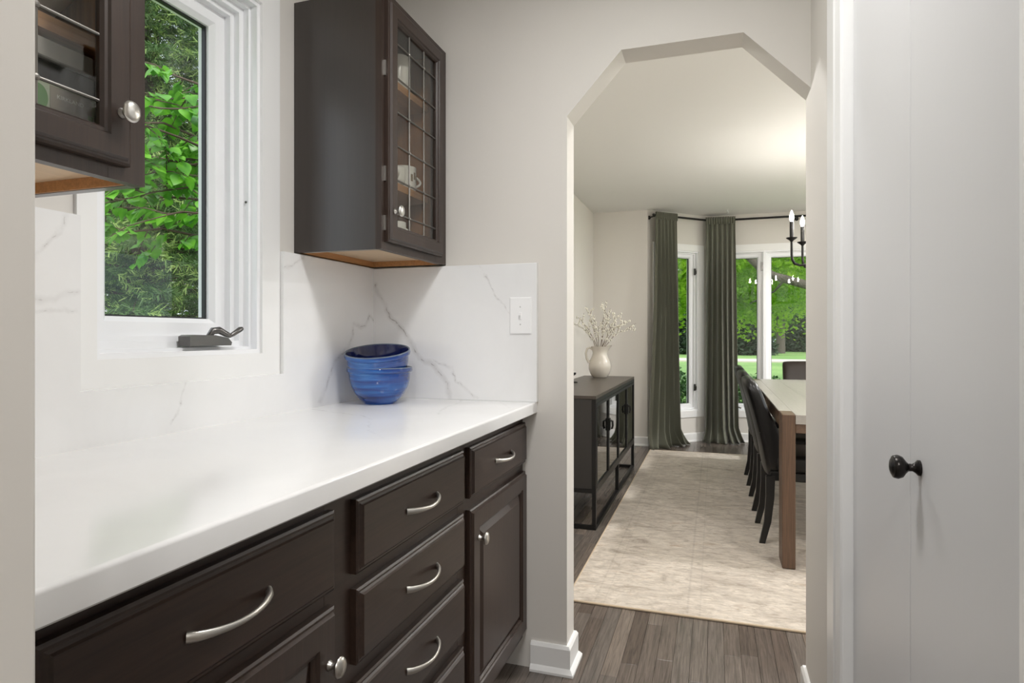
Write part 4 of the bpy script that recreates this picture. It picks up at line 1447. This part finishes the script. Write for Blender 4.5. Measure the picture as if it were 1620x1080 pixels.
# far trees
for (x, y, h, r, nm, lb, lm, low) in ((5.6, 60, 9, 4.0, 'shade_tree', 'shade tree with a dark straight trunk standing past the drive', L_FAR, 2.3),
                                      (-9, 74, 9, 5, 'shade_tree', 'broad leafy tree at the far edge of the lawn past the drive', L_FAR, 2.0),
                                      (22, 72, 10, 6, 'shade_tree', 'large leafy tree far beyond the lawn and the wide evergreen', L_FAR, 2.4)):
    tree(nm, lb, 'tree', (x, y, GZ), [(x, y, GZ - .2), (x + .05, y, 2), (x - .05, y, 4), (x, y, 7)], [.42, .34, .3, .1], [],
         crown((x, y, low + 4.2), (r, r, 4.0), 160, 70, .8, .5, .3), L_FAR)


def conifer_far(label, x, y, h, r):
    n = 9000
    z = rng.uniform(0, 1, n) ** 1.4
    rr = r * (1 - z) ** .8 * rng.uniform(.55, 1.05, n)
    a = rng.uniform(0, 2 * PI, n)
    C = np.stack([x + rr * np.cos(a), y + rr * np.sin(a), GZ + .1 + h * z], 1)
    tree('evergreen_tree', label, 'tree', (x, y, GZ), [(x, y, GZ - .2), (x, y, GZ + h * .5), (x, y, GZ + h * .9)], [.25, .15, .03], [], leaf_quads(C, .45, .6, .4), L_DARK, 'dark evergreens past the drive')


conifer_far('small dark evergreen standing closest behind the drive', 2.9, 53, 6, 1.7)
conifer_far('wide dark evergreen farther off beyond the dark straight trunk', 9.0, 68, 8, 3.0)
conifer_far('dark evergreen past the drive, visible through the narrow bay window', -2.6, 55, 7, 2.2)
conifer_far('dark evergreen behind the dark trunk at the lawn edge', .6, 72, 8, 2.6)
# leafy belt on the horizon
bl = []
for k in range(26):
    x = -75 + k * 6.5 + random.uniform(-1, 1)
    bl.append(crown((x, 88 + random.uniform(-4, 4), 4.0), (4.6, 3.5, 4.8), 60, 40, 1.2, .9, .2))
o = quads_mesh('hedgerow', np.concatenate(bl), L_FAR, None)
o['label'] = 'distant belt of green trees on the horizon'; o['category'] = 'hedgerow'
# shrub outside the angled bay window
sh = thing('garden_shrub', 'dense dark green shrub just outside the narrow bay window', 'shrub', (-.55, 7.85, GZ))
build('stem', MB().tube([(-.55, 7.85, GZ - .05), (-.54, 7.85, 0), (-.55, 7.86, .4)], [.03, .02, .01], 8).tube([(-.55, 7.85, GZ), (-.4, 7.8, .2)], [.02, .01], 6).tube([(-.55, 7.85, GZ), (-.75, 7.9, .2)], [.02, .01], 6), BARK, sh)
quads_mesh('foliage', crown((-.65, 7.85, .22), (.55, .42, .62), 420, 16, .05, .055, .6), L_SHRUB, sh)
sh = thing('garden_shrub', 'dense dark green shrub outside below the middle bay windows', 'shrub', (.35, 7.95, GZ))
build('stem', MB().tube([(.35, 7.95, GZ - .05), (.35, 7.95, 0), (.34, 7.95, .3)], [.03, .02, .01], 8), BARK, sh)
quads_mesh('foliage', crown((.55, 7.95, .12), (.5, .4, .55), 380, 16, .05, .055, .6), L_SHRUB, sh)

# ---- spruce outside the pantry window
SPX, SPY, SPH = -7.2, 6.2, 9.0


def spruce(label, X, Y, H, R, dens=1.0):
    t = thing('spruce_tree', label, 'tree', (X, Y, GZ))
    build('trunk', MB().tube([(X, Y, GZ - .2), (X, Y, H * .5), (X, Y, H)], [.22, .14, .02], 10), BARK, t, smooth=60)
    P0 = []; P1 = []; brs = MB()
    z = GZ + .35
    while z < H - .3:
        f = (z - GZ) / (H - GZ)
        L = R * (1 - f) ** .75 + .2
        nb_ = 11
        a0 = rng.uniform(0, 6.28)
        for k in range(nb_):
            a = a0 + 2 * PI * k / nb_ + rng.uniform(-.2, .2)
            l = L * rng.uniform(.8, 1.1)
            dx_, dy_ = math.cos(a), math.sin(a)
            facing = dx_ * .75 - dy_ * .6
            pts = []
            for q in range(9):
                s_ = q / 8
                pts.append(np.array([X + dx_ * l * s_, Y + dy_ * l * s_, z + .18 * math.sin(s_ * 2.2) - .42 * s_ * s_ * l / R + .12 * s_ ** 4]))
            if facing > -.3: brs.tube([tuple(p) for p in pts], [.012 * (1 - .85 * q / 8) for q in range(9)], 5)
            if facing < -.35: continue
            nt = int((64 if facing > 0 else 14) * l / R * dens) + 3
            for q in range(nt):
                s_ = rng.uniform(.25, 1.0)
                w = s_ * 8; i0 = min(7, int(w)); p = pts[i0] + (pts[i0 + 1] - pts[i0]) * (w - i0)
                side = 1 if q % 2 else -1
                tl = rng.uniform(.22, .5) * (1.15 - .5 * s_)
                dirv = np.array([dx_ * .55 - dy_ * side * .8, dy_ * .55 + dx_ * side * .8, rng.uniform(-.75, .05)])
                dirv /= np.linalg.norm(dirv)
                P0.append(p); P1.append(p + dirv * tl)
        z += .175
    build('branches', brs, TWIG, t, kind='stuff')
    P0 = np.array(P0); P1 = np.array(P1)
    K = 20
    n = len(P0)
    s_ = np.tile(np.linspace(.02, 1, K), n)
    A = np.repeat(P0, K, 0); B = np.repeat(P1, K, 0)
    C = A + (B - A) * s_[:, None]
    C[:, 2] -= .10 * s_ ** 2 * np.linalg.norm(B - A, axis=1)
    ax = (B - A) / np.linalg.norm(B - A, axis=1)[:, None]
    rd = np.cross(ax, unit(n * K)); rd /= np.linalg.norm(rd, axis=1)[:, None] + 1e-9
    nd = ax * .75 + rd * .8
    wd = np.cross(nd, unit(n * K)); wd /= np.linalg.norm(wd, axis=1)[:, None] + 1e-9
    ln = rng.uniform(.05, .08, n * K)[:, None]; wv_ = .011
    Q = np.stack([C - wd * wv_ * .5, C + wd * wv_ * .5, C + nd * ln + wd * wv_ * .3, C + nd * ln - wd * wv_ * .3], 1)
    new = (s_ > .74) & (np.repeat(rng.uniform(0, 1, n), K) < .7)
    quads_mesh('needles', Q[~new], L_SPRUCE, t)
    quads_mesh('new_growth', Q[new], L_SPRUCE2, t)
    return t


spruce('tall spruce with drooping boughs and pale tips outside the pantry window', SPX, SPY, SPH, 2.9)
spruce('spruce standing behind the nearer spruce outside the pantry window', -11.4, 10.2, 8.5, 3.2, .5)
# airy tree and backdrop behind the spruce
X, Y = -17.5, 4.2
tree('birch_tree', 'tall airy tree with small pale leaves behind the spruce', 'tree', (X, Y, GZ), [(X, Y, GZ - .2), (X, Y, 3), (X + .2, Y, 8)], [.2, .15, .05], [],
     crown((X, Y + 1.5, 7.0), (4.2, 4.2, 4.8), 330, 80, .38, .13, .2), L_FAR)
X, Y = -19, 15.5
tree('birch_tree', 'broad green tree at the back of the side garden', 'tree', (X, Y, GZ), [(X, Y, GZ - .2), (X, Y, 3), (X, Y, 6)], [.25, .2, .06], [],
     crown((X, Y, 4.6), (6, 5.2, 4.8), 280, 80, .6, .3, .2), L_FAR)

# ---- round-leaved tree branches close to the pantry window
rb = thing('redbud_tree', 'small tree with round bright green leaves just outside the pantry window', 'tree', (-3.2, 4.6, GZ))
build('trunk', MB().tube([(-3.2, 4.75, GZ - .1), (-3.2, 4.7, .6), (-3.15, 4.6, 1.6), (-3.1, 4.55, 3.0)], [.08, .065, .05, .025], 10), BARK, rb, smooth=60)
LF = []
lm_ = []
for k in range(3):
    n = 10
    vs = [(0, 0, 0)]; pr = []
    for s_ in range(1, n):
        a = s_ / n
        w = math.sin(PI * a ** .72) * .46
        pr.append((a, w))
    cup = .05 + .06 * k
    vs = [(0, 0, 0)] + [(a, w, cup * w * 1.2 - .22 * a * a) for a, w in pr] + [(1, 0, -.24)] + [(a, -w, cup * w * 1.2 - .22 * a * a) for a, w in pr[::-1]]
    mid = [(a, 0, -.22 * a * a) for a, w in pr]
    nv_ = len(vs); vs += mid
    fs = []
    fs.append((0, 1, nv_)); fs.append((0, nv_, nv_ - 1))
    for q in range(len(pr) - 1):
        fs.append((1 + q, 2 + q, nv_ + q + 1, nv_ + q)); fs.append((nv_ - 1 - q, nv_ + q, nv_ + q + 1, nv_ - 2 - q))
    e = len(pr)
    fs.append((e, e + 1, nv_ + e - 1)); fs.append((e + 1, e + 2, nv_ + e - 1))
    o = build('leaf', MB().add(vs, fs), L_REDBUD, smooth=80)
    lm_.append(o.data); bpy.data.objects.remove(o)
leafpos = []
# boughs: (start, end) sweeping in front of the window view
boughs = [((-3.13, 4.58, 1.9), (-3.75, 2.55, 2.28)), ((-3.12, 4.57, 2.1), (-3.35, 2.75, 2.55)), ((-3.1, 4.56, 1.6), (-3.9, 2.7, 1.72)), ((-3.1, 4.56, 1.7), (-3.2, 2.85, 1.85)),
          ((-3.1, 4.56, 2.4), (-3.9, 2.85, 3.0)), ((-3.1, 4.56, 2.3), (-3.5, 3.0, 2.15)), ((-3.1, 4.56, 1.85), (-4.1, 2.9, 2.0)), ((-3.1, 4.56, 2.5), (-3.6, 3.2, 2.75)),
          ((-3.1, 4.56, 2.0), (-3.55, 2.6, 2.42)), ((-3.1, 4.56, 2.2), (-4.0, 2.8, 2.55)), ((-3.1, 4.56, 2.0), (-3.45, 2.9, 2.0)), ((-3.1, 4.56, 2.1), (-3.9, 3.0, 2.3))]
for k, (a, b) in enumerate(boughs):
    a, b = Vector(a), Vector(b)
    pts = []
    for q in range(10):
        s_ = q / 9
        pts.append(a.lerp(b, s_) + Vector((.03 * math.sin(q * 1.7 + k), .03 * math.cos(q * 2.1 + k), .22 * math.sin(PI * s_) + .02 * math.sin(q * 2.6 + k * 2))))
    build('branch', MB().tube(pts, [.017 * (1 - .8 * q / 9) for q in range(10)], 7), TWIG, rb, smooth=60)
    for tw in range(10):
        s_ = .36 + .64 * tw / 9
        w = s_ * 9; i0 = min(8, int(w)); p = pts[i0].lerp(pts[i0 + 1], w - i0)
        dr = Vector((random.uniform(-1, 1), random.uniform(-.7, .3), random.uniform(-.4, .35))).normalized()
        e = p + dr * random.uniform(.15, .34) + Vector((0, 0, -.04))
        build('branch', MB().tube([p, (p + e) / 2 + Vector((0, 0, .02)), e], [.005, .0035, .002], 5), TWIG, rb)
        for q in range(8):
            c = p.lerp(e, (q + .6) / 8)
            leafpos.append((c, dr))
random.shuffle(leafpos)
leafpos = leafpos
extra = []
for k, (c, dr) in enumerate(leafpos):
    yaw = math.atan2(dr.y, dr.x) + random.uniform(-1.5, 1.5)
    M = Matrix.Translation(c) @ Matrix.Rotation(yaw, 4, 'Z') @ Matrix.Rotation(random.uniform(.1, .95), 4, 'Y') @ Matrix.Rotation(random.uniform(-.6, .6), 4, 'X') @ Matrix.Scale(random.uniform(.065, .105), 4)
    if k < 300:
        o = bpy.data.objects.new('leaf', lm_[k % 3]); COL.objects.link(o); o.parent = rb
        o.matrix_local = wmat(rb).inverted() @ M
    else:
        extra.append((M, lm_[k % 3]))
mb = MB()
for M, me in extra:
    mb.add([M @ v.co for v in me.vertices], [tuple(p.vertices) for p in me.polygons])
if extra: build('foliage', mb, L_REDBUD, rb, kind='stuff', smooth=80)
